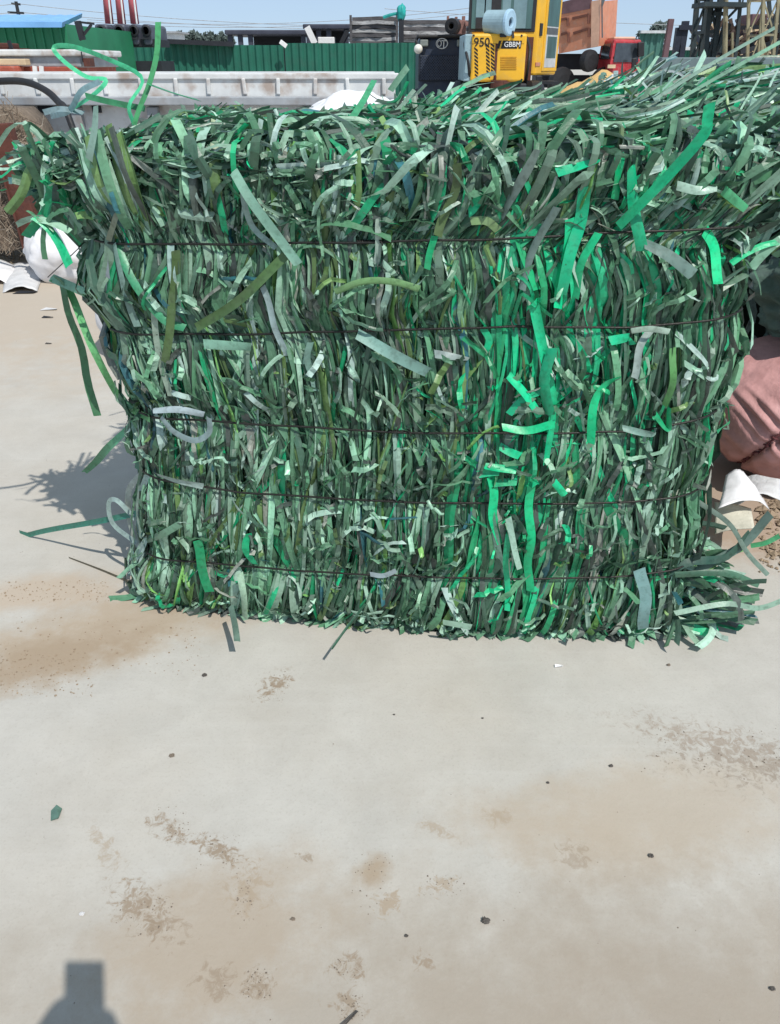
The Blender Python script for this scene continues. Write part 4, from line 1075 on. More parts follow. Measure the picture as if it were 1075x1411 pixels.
mb = MB(); mb.pxbox(650.9, 60, 722.1, 60.4, Y-.003, .02); mb.pxbox(683, 60, 683.4, 112, Y-.003, .02); obj('panel_seam', mb, M['rust'], hood)
mb = MB()
for i in range(6): mb.pxbox(690, 78+i*3.2, 712, 79.4+i*3.2, Y-.012, .02)
obj('louvre', mb, M['yellow_dark'], hood)
mb = MB()
for x_ in (653, 719): 
    for y_ in (49, 110): c_ = at(x_, y_, Y-.01); mb.lathe([(0, 0), (.02, 0), (.02, .012)], c_, (0, 1, 0), 8)
obj('bolt', mb, M['dark'], hood)
mb = MB(); mb.tube(crspline([at(726, 52, Y+.9), at(730, 70, Y+.5), at(727, 96, Y+.4), at(724, 116, Y+.8)], 16), .03, 8); obj('hydraulic_hose', mb, M['black_rubber'], t, smooth=True); mb = MB(); mb.tube(crspline([at(646, 44, Y+.5), at(640, 60, Y+.3), at(645, 84, Y-.05), at(648, 118, Y+.2)], 16), .025, 8); obj('hydraulic_hose', mb, M['black_rubber'], t, smooth=True)
# air cylinder on the hood
c0 = at(671, 31, Y+.25); c1 = at(703, 31, Y-.05); ax = (c1-c0); Lc = ax.length
mb = MB(); mb.lathe([(0, 0), (.17, 0), (.20, .02), (.20, Lc*.92), (.18, Lc*.95)], c0, ax, 26); cyl = obj('air_cylinder', mb, M['paleblue'], t, smooth=False)
mb = MB(); mb.lathe([(.07, Lc*.9), (.07, Lc*1.02), (.09, Lc*1.05), (.19, Lc*1.05), (.215, Lc*1.02), (.215, Lc*.93), (.19, Lc*.93)], c0, ax, 26); obj('end_ring', mb, M['ring_blue'], cyl)
mb = MB(); mb.lathe([(.0, Lc*.955), (.1, Lc*.955)], c0, ax, 20); obj('dark_bore', mb, M['navy'], cyl)
mb = MB()
for q in (.25, .72): p = c0.lerp(c1, q); mb.box((p.x, p.y, p.z-.21), (.12, .2, .05))
p = at(706, 47, Y+.0); mb.bar(p+Vector((0, 0, .05)), p+Vector((.02, -.02, -.06)), .04); obj('saddle', mb, M['dark'], cyl)
# cab
YC = Y+1.3
def cpt(px, Yq): return (px_x(px, Yq, 40), Yq)
zb = at(700, 104, YC).z; zroof = at(700, -120, YC).z
A, B_, C_, D_ = cpt(650, YC), cpt(742, YC), cpt(771, YC+1.0), cpt(664, YC+1.6)
pr = MB(); pr.prism([A, B_, C_, cpt(745, YC+1.8), D_], zb, zroof); cab = obj('cab', pr, M['yellow'], t, bevel=.04)
mb = MB(); mb.pxbox(652, -118, 737, 44, YC-.02, .03); obj('window_frame', mb, M['dark'], cab, bevel=.008)
mb = MB(); mb.pxbox(656, -112, 732, 39.5, YC-.032, .02); rw = obj('rear_window', mb, M['glass'], cab)
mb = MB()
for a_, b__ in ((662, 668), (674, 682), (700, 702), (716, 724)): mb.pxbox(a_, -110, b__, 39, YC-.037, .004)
obj('window_pale_band', mb, M['glass_blue'], cab)  # pale blue stripes for the pillars seen through the glass
mb = MB(); mb.pxbox(656, 24, 668, 39.5, YC-.045, .02); mb.pxbox(684, -110, 690, 24, YC-.042, .008); obj('window_divider', mb, M['dark'], cab)
Bv, Cv = Vector((*B_, 0)), Vector((*C_, 0)); dr = (Cv-Bv); nrm = Vector((dr.y, -dr.x, 0)).normalized()
def side_panel(q0, q1, y0, y1, off, th):
    z0_, z1_ = at(750, y1, YC+.4).z, at(750, y0, YC+.4).z; p0 = Bv+dr*q0+nrm*off; p1 = Bv+dr*q1+nrm*off; p2 = p1-nrm*th; p3 = p0-nrm*th
    m_ = MB(); m_.prism([(p0.x, p0.y), (p1.x, p1.y), (p2.x, p2.y), (p3.x, p3.y)], z0_, z1_); return m_
door = obj('door', side_panel(.28, .99, -100, 98, .018, .03), M['yellow'], cab, bevel=.006)
obj('door_panel', side_panel(.36, .90, 36, 93, .022, .02), M['silver'], cab)
obj('door_glass', side_panel(.36, .90, -95, 36, .026, .02), M['glass'], cab)
obj('lower_door_glass', side_panel(.42, .86, 50, 80, .026, .02), M['glass'], cab)
obj('door_handle', side_panel(.36, .88, 38, 47, .03, .02), M['dark_grey'], cab)
obj('cab_handle', side_panel(.05, .16, 33, 50, .02, .02), M['dark'], cab)
obj('door_step_mark', side_panel(.0, .2, 86, 91, .012, .02), M['salmon'], cab)
mb = MB(); mb.pxbox(722.8, 51, 731, 111, YC-.3, .25); obj('hood_gap', mb, M['rust'], t)
mb = MB(); mb.pxbox(640, 112, 770, 116, YC+.05, 1.2); obj('platform', mb, M['dark'], t)
for xx in (a.x-.12, b_.x+.35):
    mb = MB(); mb.lathe([(0, -.2), (.3, -.2), (.55, -.17), (.62, -.08), (.62, .08), (.55, .17), (.3, .2), (0, .2)], (xx, Y+.9, .62), (1, 0, 0), 30); wh = obj('tyre', mb, M['black_rubber'], t)
    mb = MB(); mb.lathe([(0, -.215), (.28, -.215), (.3, -.18)], (xx, Y+.9, .62), (1, 0, 0), 24); mb.lathe([(0, .215), (.28, .215), (.3, .18)], (xx, Y+.9, .62), (1, 0, 0), 24); obj('rim', mb, M['yellow'], wh)
# red tipper truck
Y = 40.0
t = thing('tipper_truck', (px_x(820, Y, 70), Y+2, 0), 'tipper truck with a red cab and raised faded orange bed', 'truck')
Q = [at(768, 12, Y), at(828, 2, Y-1.0), at(825, 64, Y-1.0), at(770, 74, Y)]
def quad_slab(q, th, m_=None):
    m_ = m_ or MB(); n_ = (q[1]-q[0]).cross(q[3]-q[0]).normalized()
    if n_.y < 0: n_ = -n_
    m_.add(list(q)+[p+n_*th for p in q], [(3, 2, 1, 0), (4, 5, 6, 7), (0, 1, 5, 4), (1, 2, 6, 5), (2, 3, 7, 6), (3, 0, 4, 7)]); return m_
bed = obj('tipper_bed', quad_slab(Q, 2.3), M['salmon'], t)
def bl(u, v, d=0.0):
    p = Q[0].lerp(Q[1], u).lerp(Q[3].lerp(Q[2], u), v); n_ = (Q[1]-Q[0]).cross(Q[3]-Q[0]).normalized()
    if n_.y > 0: n_ = -n_
    return p+n_*d
mb = MB()
for (u0, v0, u1, v1) in ((.05, .25, .22, .25), (.25, .24, .25, .42), (.36, .27, .72, .25), (.74, .25, .74, .44), (.08, .58, .24, .56), (.26, .56, .26, .78), (.38, .60, .73, .56), (.76, .56, .76, .74)):
    mb.bar(bl(u0, v0, .03), bl(u1, v1, .03), .10, .06)
obj('rib', mb, M['salmon_dark'], bed)
mb = MB(); quad_slab([bl(.02, -.12, .02), bl(.78, -.18, .02), bl(.76, .12, .02), bl(.04, .14, .02)], .2, mb); obj('dark_load_edge', mb, M['plum'], bed)
mb = MB(); quad_slab([bl(.80, -.04, .06), bl(1.0, -.04, .06), bl(1.0, 1.0, .06), bl(.82, 1.0, .06)], .1, mb); obj('corner_post', mb, M['salmon_pale'], bed)
mb = MB(); mb.bar(at(832, 2, Y-.8), at(826, 0, Y-.8), .4, .3); mb.bar(at(829.5, 2, Y-1.1), at(830, 52, Y-1.1), .05); obj('prop_rod', mb, M['dark_grey'], bed)
mb = MB(); mb.pxbox(766, 74, 838, 96, Y+.4, 1.5); mb.box((px_x(800, Y, 80), Y+1.3, .8), (3.6, 1.2, .5)); obj('chassis', mb, M['dark'], t, bevel=.05)
Y = 38.5
ca = at(826, 55, Y); cb = at(882, 105, Y); Hc = ca.z-cb.z
fr = at(846, 55, Y).x
pts = [(px_x(826, Y+1.6, 70), Y+1.7), (px_x(843, Y, 70), Y), (px_x(884, Y+.5, 70), Y+.5), (px_x(876, Y+2.2, 70), Y+2.2)]
z0_, z1_ = at(850, 104, Y).z, at(850, 54, Y).z; zm = at(850, 80, Y).z
def shrink(pts, k): 
    cx_ = sum(p[0] for p in pts)/len(pts); cy_ = sum(p[1] for p in pts)/len(pts); return [(cx_+(p[0]-cx_)*k, cy_+(p[1]-cy_)*k) for p in pts]
mb = MB(); mb.prism(pts, z0_, zm); up_ = shrink(pts, .93)
vs = [(p[0], p[1], zm+.002) for p in pts]+[(p[0], p[1], z1_) for p in up_]; mb.add(vs, [(0, 3, 2, 1), (4, 5, 6, 7)]+[(i, (i+1) % 4, 4+(i+1) % 4, 4+i) for i in range(4)])
cab2 = obj('cab', mb, M['red_paint'], t, bevel=.08)
def cabface(i, q0, q1, v0, v1, off):
    """panel on the upper cab face i"""
    b0, b1 = Vector((*pts[i], zm)), Vector((*pts[(i+1) % 4], zm)); t0, t1 = Vector((*up_[i], z1_)), Vector((*up_[(i+1) % 4], z1_))
    f_ = lambda q, v: b0.lerp(b1, q).lerp(t0.lerp(t1, q), v)
    n_ = (b1-b0).cross(t0-b0).normalized()
    if n_.y > 0: n_ = -n_
    q = [f_(q0, v0)+n_*off, f_(q1, v0)+n_*off, f_(q1, v1)+n_*off, f_(q0, v1)+n_*off]; m_ = MB(); m_.add(q+[p-n_*.05 for p in q], [(0, 1, 2, 3), (7, 6, 5, 4), (0, 4, 5, 1), (1, 5, 6, 2), (2, 6, 7, 3), (3, 7, 4, 0)]); return m_
obj('windscreen', cabface(1, .10, .92, -.22, .80, .03), M['dark_glass'], cab2)
obj('side_window', cabface(0, .25, .85, -.05, .78, .03), M['dark_glass'], cab2)
obj('pillar_mark', cabface(1, .0, .06, -.6, .95, .02), M['red_paint'], cab2)
mb = MB(); mb.bar(at(883, 58, Y+.2), at(883, 78, Y+.2), .26, .2); mb.bar(at(874, 80, Y-.02), at(873, 96, Y-.02), .2, .12); obj('mirror', mb, M['black_rubber'], cab2, bevel=.03)
mb = MB(); mb.pxbox(838, 89, 848, 94, Y-.12, .1); obj('headlight', mb, M['tan'], cab2)
mb = MB(); mb.pxbox(846, 50.5, 876, 55, Y+.4, 1.2); obj('roof_highlight', mb, M['salmon_pale'], cab2, bevel=.06)  # pale cap paints the pink highlight along the cab roof
for xx, yy in ((px_x(816, Y, 78), Y+.5), (px_x(838, Y, 100), Y+.7), (px_x(782, Y, 85), Y+.9)):
    kr = .62 if xx == px_x(816, Y, 78) else 1
    mb = MB(); mb.lathe([(0, -.2), (.4*kr, -.2), (.66*kr, -.16), (.7*kr, 0), (.66*kr, .16), (.4*kr, .2), (0, .2)], (xx, yy, 1.62 if kr < 1 else .7), (.5, -.86, 0), 28); obj('wheel', mb, M['black_rubber'], t)

# ochre sand heap
Y = 26.0
mb = MB(); g = 26; vs = []
cx_ = px_x(845, Y, 105); hs = at(840, 96, Y).z
for j in range(g+1):
    for i in range(g+1):
        x = -1+2*i/g; y = -1+2*j/g; r_ = math.hypot(x, y); h = max(0, 1-r_)**.8*(1+.25*fbm((x*2, y*2, 3)))
        vs.append((cx_+x*2.2, Y+1.5+y*2.4, hs*h*1.02-.02))
mb.add(vs, [(j*(g+1)+i, j*(g+1)+i+1, (j+1)*(g+1)+i+1, (j+1)*(g+1)+i) for j in range(g) for i in range(g)])
tag(obj('sand_heap', mb, M['sand'], smooth=True), 'ochre yellow sand heap below the red truck cab', 'sand heap')

# masts and frames on the right
def lattice(xb0, xb1, xt0, xt1, yb, yt, Y, depth, w_, m_, name, label, nb=6):
    t = thing(name, (px_x((xb0+xb1)/2, Y, yb), Y, 0), label, 'mast')
    b0, b1 = at(xb0, yb, Y), at(xb1, yb, Y); t0, t1 = at(xt0, yt, Y), at(xt1, yt, Y)
    k = b0.z/(t0.z-b0.z); g0 = b0-(t0-b0)*k; g1 = b1-(t1-b1)*k
    dv = Vector((0, depth, 0))
    for a_, b__ in ((g0, t0), (g1, t1), (g0+dv, t0+dv), (g1+dv, t1+dv)):
        mb = MB(); mb.bar(a_, b__, w_, w_); obj('leg', mb, m_, t)
    mb = MB()
    for i in range(nb+1):
        q = .02+.96*i/nb; a_, b__ = g0.lerp(t0, q), g1.lerp(t1, q)
        mb.bar(a_+Vector((0, -.01, 0)), b__+Vector((0, -.01, 0)), w_*.7, w_*.5); mb.bar(a_+dv, b__+dv, w_*.7, w_*.5); mb.bar(a_, a_+dv, w_*.6, w_*.5, upv=(1, 0, 0)); mb.bar(b__, b__+dv, w_*.6, w_*.5, upv=(1, 0, 0))
        if i < nb:
            c_, d_ = g0.lerp(t0, q+.96/nb), g1.lerp(t1, q+.96/nb)
            mb.bar(a_, d_, w_*.5, w_*.4); mb.bar(b__+Vector((0, .03, 0)), c_+Vector((0, .03, 0)), w_*.5, w_*.4); mb.bar(a_+dv, d_+dv, w_*.5, w_*.4)
    obj('bracing', mb, m_, t); return t
Y = 22.0
mast = lattice(972, 984, 984, 1000, 70, -60, Y, .9, .11, M['lattice'], 'lattice_mast', 'dark leaning lattice mast with a small platform near its top', 5)
mb = MB(); mb.bar(at(962, 7, Y-.2), at(1024, 8, Y-.2), .09, .9); obj('platform', mb, M['lattice'], mast)
mb = MB(); mb.bar(at(963, 7, Y-.2), at(965, -12, Y-.2), .04); mb.bar(at(975, 7, Y-.2), at(977, -12, Y-.2), .06); mb.bar(at(1019, 8, Y-.3), at(1021, -20, Y-.3), .05); mb.bar(at(1023, 6, Y-.3), at(1027, -20, Y-.3), .03); obj('railing', mb, M['lattice'], mast)
mb = MB(); mb.bar(at(1020, 8, Y-.3), at(1014, 72, Y-.3), .07); mb.bar(at(1019, 8, Y-.35), at(998, 30, Y-.35), .05); mb.bar(at(1002, 32, Y), at(990, 72, Y), .16); mb.bar(at(984, 19, Y-.1), at(1000, 19, Y-.1), .08); p = at(1014, 72, Y-.3); mb.bar((p.x, p.y, 0), p, .07); obj('strut', mb, M['lattice'], mast)
mb = MB(); p = at(1001, -40, Y-.5); q = at(999, 78, Y-.5); mb.tube([(q.x, q.y, 0), q, p], .055, 10); mb.tube([at(1009, 45, Y-.4), at(1009, 78, Y-.4), (at(1009, 78, Y-.4).x, Y-.4, 0)], .03, 8)
tag(obj('steel_pole', mb, M['lattice_tan']), 'slim tan steel pole standing in front of the dark mast', 'pole')
lattice(1050, 1066, 1054, 1078, 74, -60, 20, .8, .06, M['lattice_tan'], 'lattice_mast', 'tan lattice mast at the right edge of the photo', 5)
lattice(1084, 1098, 1074, 1090, 74, -60, 23, .8, .08, M['lattice'], 'lattice_mast', 'dark lattice mast partly hidden at the right edge', 5)
# dark frame
t = thing('portal_gantry', (px_x(950, Y, 60), 24, 0), 'black steel portal frame with a diagonal brace left of the mast', 'gantry')
Yq = 24
def post(x0, y0, x1, y1, w_, nm='post', m_=None):
    mb = MB(); a_ = at(x0, y0, Yq); b__ = at(x1, y1, Yq); k = b__.z/(a_.z-b__.z); mb.bar(b__-(a_-b__)*k, a_, w_, w_); obj(nm, mb, m_ or M['dark_blue'], t)
post(936, 38, 930, 82, .16); post(945, 29, 937, 82, .16); post(941, 40, 941, 82, .05)
mb = MB(); mb.bar(at(936, 38, Yq-.1), at(978, 38, Yq-.1), .11); obj('beam', mb, M['dark_blue'], t)
mb = MB(); mb.bar(at(953, 40, Yq-.1), at(968, 66, Yq-.1), .10); obj('brace', mb, M['dark_blue'], t)
mb = MB(); a_ = at(925, 26, 19); b__ = at(914, 92, 19); k = b__.z/(a_.z-b__.z); mb.bar(b__-(a_-b__)*k, a_, .11, .11)
tag(obj('rusty_post', mb, M['plum'], bevel=.01), 'leaning purple brown steel post right of the red truck', 'post')
# scrap clutter behind
t = thing('scrap_pile', (px_x(1035, 27, 60), 28, 0), 'dark rusty pile of scrap steel between the two masts', 'scrap pile')
hp = MB(); rr = random.Random(5)
for i in range(150):
    px_ = rr.uniform(985, 1085); top = 50-22*math.exp(-((px_-1062)/20)**2); py_ = rr.uniform(top, 84); p = at(px_, py_, rr.uniform(27, 29.5))
    d = Vector((rr.gauss(0, 1), rr.gauss(0, .6), rr.gauss(0, .35))).normalized()*rr.uniform(.25, .8)
    if p.z > .05: hp.bar(p-d, p+d, rr.uniform(.04, .16), rr.uniform(.03, .1), rr.choice([0, 0, 1, 2]))
obj('scrap', hp, [M['rust_dark'], M['dark'], M['tan']], t)
mb = MB(); 
obj('heap', lumpy((px_x(1030, 29, 70), 29, .4), (1.6, 1, 1.2), 4, .3, 2.5, 30, 18), M['rust_dark'], t)
mb = MB(); mb.pxbox(1037, 19, 1053, 52, 28, 1.2); p = at(1045, 52, 28); mb.box((p.x, 28.6, p.z/2), (.5, 1, p.z)); obj('upright_block', mb, M['plum'], t, bevel=.03)
Y = 15.0
mb = MB(); a_ = at(912, 79, Y); b__ = at(1200, 79, Y); mb.box(((a_.x+b__.x)/2, Y+.15, a_.z/2), (b__.x-a_.x, .3, a_.z))
tag(obj('low_wall', mb, M['grey_blue'], bevel=.02), 'low blue grey wall running below the masts at right', 'wall')

# ------------------------------------------------------------------ near things
# second bale behind at right: pale strips
b2 = thing('strap_bale', (1.95, 4.3, 0), 'pale blue grey strap bale behind the green one at right', 'bale')
X0, X1, Y0, Y1, ZT = 1.12, 3.0, 3.75, 5.0, 1.49
mb = MB(); mb.box(((X0+X1)/2, (Y0+Y1)/2, ZT/2-.02), (X1-X0-.08, Y1-Y0-.08, ZT-.08)); obj('core', mb, M['core'], b2)
ms = MB(); rr = random.Random(12)
def pale():
    c = rr.choice([(.36, .45, .46), (.28, .38, .37), (.46, .52, .54), (.20, .30, .28), (.12, .24, .18), (.05, .10, .09), (.62, .66, .68)]); k = rr.uniform(.75, 1.2); return tuple(q*k for q in c)
for i in range(1500):
    f_ = rr.random(); n_ = 7; P = []
    if f_ < .45:
        x, y = rr.uniform(X0, X1), rr.uniform(Y0, Y1); th = rr.gauss(R(30), R(20)); L = rr.uniform(.1, .4); up = rr.uniform(0, .05)
        for k in range(n_): s_ = k/(n_-1); P.append(Vector((x+math.cos(th)*L*s_, y+math.sin(th)*L*s_, ZT-.04+rr.uniform(0, .03)+up*s_+.02*noise.noise(Vector((x*5, y*5, 0))))))
        N = [Vector((0, 0, 1))]*n_
    else:
        z0_ = rr.uniform(.1, ZT); L = rr.uniform(.1, .35); side = f_ < .7; q = rr.random(); p1 = rr.random()*6
        for k in range(n_):
            s_ = k/(n_-1); z = max(.01, z0_-L*s_); o_ = .02+.02*math.sin(math.pi*s_)
            P.append(Vector((X0-o_, Y0+q*(Y1-Y0)+.015*math.sin(8*s_+p1), z)) if side else Vector((X0+q*(X1-X0)+.015*math.sin(8*s_+p1), Y0-o_, z)))
        N = [Vector((-1, 0, 0)) if side else Vector((0, -1, 0))]*n_
    ph = rr.gauss(0, .5); ms.ribbon(P, N, rr.uniform(.012, .03), [ph+rr.gauss(0, .1) for _ in range(n_)], pale(), rr.uniform(-.4, .4))
o = obj('strap_strips', ms, M['strip'], b2, colors=True); o['kind'] = 'stuff'
for zq in (.35, .75, 1.15):
    mb = MB(); mb.tube([(X0-.03, Y0-.03, zq), (X1+.03, Y0-.03, zq), (X1+.03, Y1+.03, zq), (X0-.03, Y1+.03, zq)], .003, 6, closed=True); obj('wire', mb, M['wire'], b2)

# pink woven sack with gathered seam
pc = Vector((1.98, 3.02, .29)); S1, S2 = at(992, 655, 2.72), at(1078, 598, 2.72)
SD = (S2-S1).normalized(); SN = SD.cross(-(S1.lerp(S2, .5)-CAM).normalized()).normalized()
if SN.z < 0: SN = -SN
S0 = (S1-pc).dot(SN)
def pleat(p, d):
    dd = p.dot(SN)-S0; tt = p.dot(SD); wd_ = .17 if dd > 0 else .08
    p = p*(1+.022*math.sin(tt*125+2.2*math.sin(tt*15)+dd*7)*(.6+.5*math.sin(tt*31))*math.exp(-(dd/wd_)**2)*(1 if d.y < .5 else 0))
    return p*(1-.05*math.exp(-(dd/.016)**2))
t = thing('woven_sack', (pc.x, pc.y, 0), 'dusty pink woven sack with a gathered seam right of the bale', 'sack')
pk = lumpy(pc, (.68, .42, .31), 6, .045, 1.3, 300, 150, fn=pleat, sharp=.85)
obj('bag', pk, M['pink'], t, smooth=True)
path = []
for i in range(90):
    an = R(170+100+(-130+260*i/89)); 
    # seam follows the groove on the front
v_arr = [Vector(v) for v in pk.v]
sel = sorted([v for v in v_arr if abs((v-pc).dot(SN)-S0) < .008 and v.y < pc.y+.05], key=lambda v: (v-pc).dot(SD))
pts_ = sel[::max(1, len(sel)//60)]
mb = MB()
for i in range(len(pts_)-1):
    a_, b__ = pts_[i], pts_[i+1]; m_ = a_.lerp(b__, .5)+Vector((0, -.006, .003)); dn = SN*.011
    mb.tube([m_-dn+SD*.006, m_+Vector((0, -.005, 0)), m_+dn-SD*.006], .0035, 5)
mb.tube([p+Vector((0, -.005, 0)) for p in pts_], .0045, 5); obj('stitched_seam', mb, M['seam'], t, smooth=True)
tag(obj('woven_sack', lumpy((2.10, 3.12, .75), (.60, .40, .25), 9, .17, 2.0, 110, 60, sharp=.85), M['greybag'], smooth=True), 'dark grey green sack lying on top of the pink sack', 'sack')
mb = lumpy((2.35, 3.35, 1.05), (.72, .38, .17), 13, .18, 2.2, 90, 50, sharp=.85)
tag(obj('woven_sack', mb, M['greybag_pale'], smooth=True), 'paler grey sack, topmost of the sacks right of the bale', 'sack')
# white plastic scraps by the sack
def sheet(name, corners, lab, cat, m_, bend=.05, seed=0, g=14):
    mb = MB(); c = [Vector(q) for q in corners]; vs = []; n_ = (c[1]-c[0]).cross(c[3]-c[0]).normalized()
    if n_.z < 0: n_ = -n_
    for j in range(g+1):
        for i in range(g+1):
            u, v = i/g, j/g; p = c[0].lerp(c[1], u).lerp(c[3].lerp(c[2], u), v)
            p = p+n_*bend*(math.sin(math.pi*u)*.7+.3*fbm((u*1.6, v*1.6, seed))); p.z = max(p.z, .006); vs.append(p)
    mb.add(vs, [(j*(g+1)+i, j*(g+1)+i+1, (j+1)*(g+1)+i+1, (j+1)*(g+1)+i) for j in range(g) for i in range(g)])
    o = obj(name, mb, m_, smooth=True); s_ = o.modifiers.new('solid', 'SOLIDIFY'); s_.thickness = .003
    return tag(o, lab, cat)
sheet('plastic_scrap', [at(990, 700, 2.35), at(1062, 700, 2.45), at(1030, 658, 2.62), at(1000, 655, 2.62)], 'white curved plastic scrap between the bale and pink sack', 'plastic scrap', M['white_film'], .05, 3)
sheet('cardboard_scrap', [at(985, 735, 2.35), at(1040, 728, 2.3), at(1035, 700, 2.48), at(985, 692, 2.5)], 'flat cream scrap under the white plastic at right', 'scrap', M['cream'], .012, 5)
sheet('film_scrap', [at(1000, 672, 2.75), at(1075, 660, 2.6), at(1075, 690, 2.5), at(1010, 700, 2.5)], 'grey plastic film scrap at the foot of the pink sack', 'plastic scrap', M['paper'], .05, 8)
# rubble under the sacks at right
rr = random.Random(3)
def stones(name, boxes, count, smin, smax, m_, lab, cat):
    mb = MB()
    for i in range(count):
        bx = rr.choice(boxes); p = ground(rr.uniform(bx[0], bx[2]), rr.uniform(bx[1], bx[3])); s_ = rr.uniform(smin, smax)*(rr.random()**1.5*.8+.3)
        d = [Vector(q) for q in ((1, 0, 0), (0, 1, 0), (-1, 0, 0), (0, -1, 0), (0, 0, .8), (0, 0, -.5))]
        an = rr.random()*6; m3 = Matrix.Rotation(an, 3, 'Z')
        mb.add([p+m3 @ (q*s_*rr.uniform(.6, 1.2))+Vector((0, 0, s_*.3)) for q in d], [(0, 1, 4), (1, 2, 4), (2, 3, 4), (3, 0, 4), (1, 0, 5), (2, 1, 5), (3, 2, 5), (0, 3, 5)])
    return tag(obj(name, mb, m_), lab, cat, kind='stuff')
stones('rubble', [(1045, 640, 1090, 790), (1055, 600, 1160, 720)], 420, .006, .035, M['stone_tan'], 'loose brown rubble on the ground beside the pink sack', 'rubble')
stones('gravel', [(0, 850, 280, 930), (0, 900, 130, 960), (0, 800, 150, 830)], 700, .0015, .005, M['stone_tan'], 'fine brown grit in the dusty band left of the bale', 'gravel')
stones('grit', [(360, 925, 398, 968), (215, 1110, 260, 1165), (270, 1150, 330, 1200), (485, 1175, 545, 1260), (160, 1230, 240, 1290), (325, 1200, 350, 1280), (335, 1335, 375, 1375), (900, 1010, 1075, 1065), (900, 1000, 1075, 1050), (460, 1320, 500, 1345), (880, 1000, 1080, 1075), (470, 1370, 500, 1405), (580, 1205, 640, 1235)], 900, .0006, .0028, M['stone'], 'crumbs of dry dirt scattered over the concrete', 'grit')
stones('specks', [(0, 900, 1075, 1411), (0, 420, 180, 800)], 200, .0005, .0022, M['stone'], 'tiny scattered specks of grit across the open concrete', 'grit')
# single stones and scraps
def pebble(px, py, s_, m_, lab):
    s_ *= .8; p = ground(px, py); tag(obj('pebble', lumpy((p.x, p.y, s_*.45), (s_, s_*.75, s_*.6), px, .5, 2.6, 18, 12, floor=.001), m_), lab, 'pebble', 'stones on the concrete')
pebble(669, 1270, .011, M['stone_dark'], 'largest dark pebble with a stain ring on the near concrete')
pebble(842, 1056, .007, M['stone_dark'], 'dark pebble right of centre on the concrete')
pebble(897, 1180, .008, M['stone_dark'], 'dark elongated chip below the tan stain at right')
pebble(921, 917, .007, M['stone'], 'grey pebble near the bale foot at right')
pebble(282, 931, .009, M['stone_dark'], 'dark flat chip left of the brown flaked patch')
pebble(237, 1042, .009, M['stone'], 'brown pebble in the middle left of the concrete')
pebble(1064, 1363, .007, M['stone_dark'], 'small dark pebble at the lower right corner')
pebble(113, 1260, .007, M['paper'], 'pale pebble above the photographer shadow')
pebble(560, 1290, .005, M['stone_dark'], 'dark speck left of the largest pebble')
pebble(404, 1267, .006, M['stone'], 'brown pebble below the flaked patches')
pebble(755, 1079, .005, M['stone_dark'], 'small dark pebble above the tan stain')
pebble(665, 990, .004, M['stone_dark'], 'tiny dark pebble below the middle of the bale')
pebble(543, 985, .004, M['stone_dark'], 'tiny dark pebble ahead of the bale centre')
def chip(px, py, pts, m_, lab, rotd=0, curl=.004):
    c = ground(px, py); mb = MB(); m3 = Matrix.Rotation(R(rotd), 3, 'Z'); n_ = len(pts)
    v = [c+m3 @ Vector((a_, b__, .004+curl*(i % 2))) for i, (a_, b__) in enumerate(pts)]
    mb.add(v+[q-Vector((0, 0, .002)) for q in v], [tuple(range(n_)), tuple(range(n_, 2*n_))[::-1]]+[(i, n_+i, n_+(i+1) % n_, (i+1) % n_) for i in range(n_)])
    tag(obj('plastic_chip', mb, m_), lab, 'plastic chip')
chip(78, 1122, [(-.012, -.017), (.006, -.02), (.013, .010), (.002, .02), (-.012, .012)], M['green_chip'], 'green plastic chip lying on the concrete at left', 20, .006)
chip(770, 919, [(-.013, -.004), (.012, -.003), (.010, .004), (-.011, .004)], M['white_film'], 'thin white chip in front of the bale foot', 0)
chip(478, 1420, [(-.02, -.01), (.02, .03), (.016, .034), (-.024, -.004)], M['stone_dark'], 'dark strip end at the bottom edge of the photo', 0)

# white sacks left
tag(obj('woven_sack', lumpy(ground(92, 394)+Vector((.04, .32, .2)), (.46, .36, .33), 21, .10, 1.5, 90, 50), M['woven_white'], smooth=True), 'bulging white woven sack left of the bale by the container', 'sack')
tag(obj('woven_sack', lumpy(ground(160, 500)+Vector((.10, .25, .2)), (.24, .3, .30), 25, .12, 1.5, 60, 36), M['woven_white'], smooth=True), 'white sack half hidden behind the left edge of the bale', 'sack')
sheet('film_scrap', [ground(4, 404), ground(52, 402), ground(62, 372), ground(8, 368)], 'crumpled pale grey film lying left of the white sack', 'plastic scrap', M['paper'], .07, 12)
sheet('film_scrap', [ground(-40, 395), ground(12, 392), ground(30, 372), ground(-30, 366)], 'crumpled white film at the left edge of the photo', 'plastic scrap', M['white_film'], .10, 15)
chip(35, 404, [(-.09, -.02), (.07, -.03), (.09, .02), (-.05, .03)], M['dark'], 'black flat scrap beside the pale film at left', 5, .01)
chip(68, 427, [(-.06, -.02), (.06, -.015), (.05, .02), (-.03, .025)], M['paper'], 'small pale scrap on the concrete below the white sack', 0, .008)
chip(66, 438, [(-.04, -.01), (.04, -.01), (.035, .012), (-.03, .012)], M['dark'], 'small dark scrap on the concrete below the pale one', 0, .008)
chip(67, 474, [(-.02, -.006), (.02, -.006), (.018, .008), (-.016, .008)], M['stone_dark'], 'tiny dark scrap on the open concrete at left', 0, .004)
# white film heap in front of the container
t_ = lumpy((px_x(505, 6.0, 125), 6.3, .50), (.88, .6, .86), 31, .13, 1.7, 110, 60)
tag(obj('film_heap', t_, M['white_film'], smooth=True), 'bright white heap of plastic film behind the middle of the bale', 'film heap')
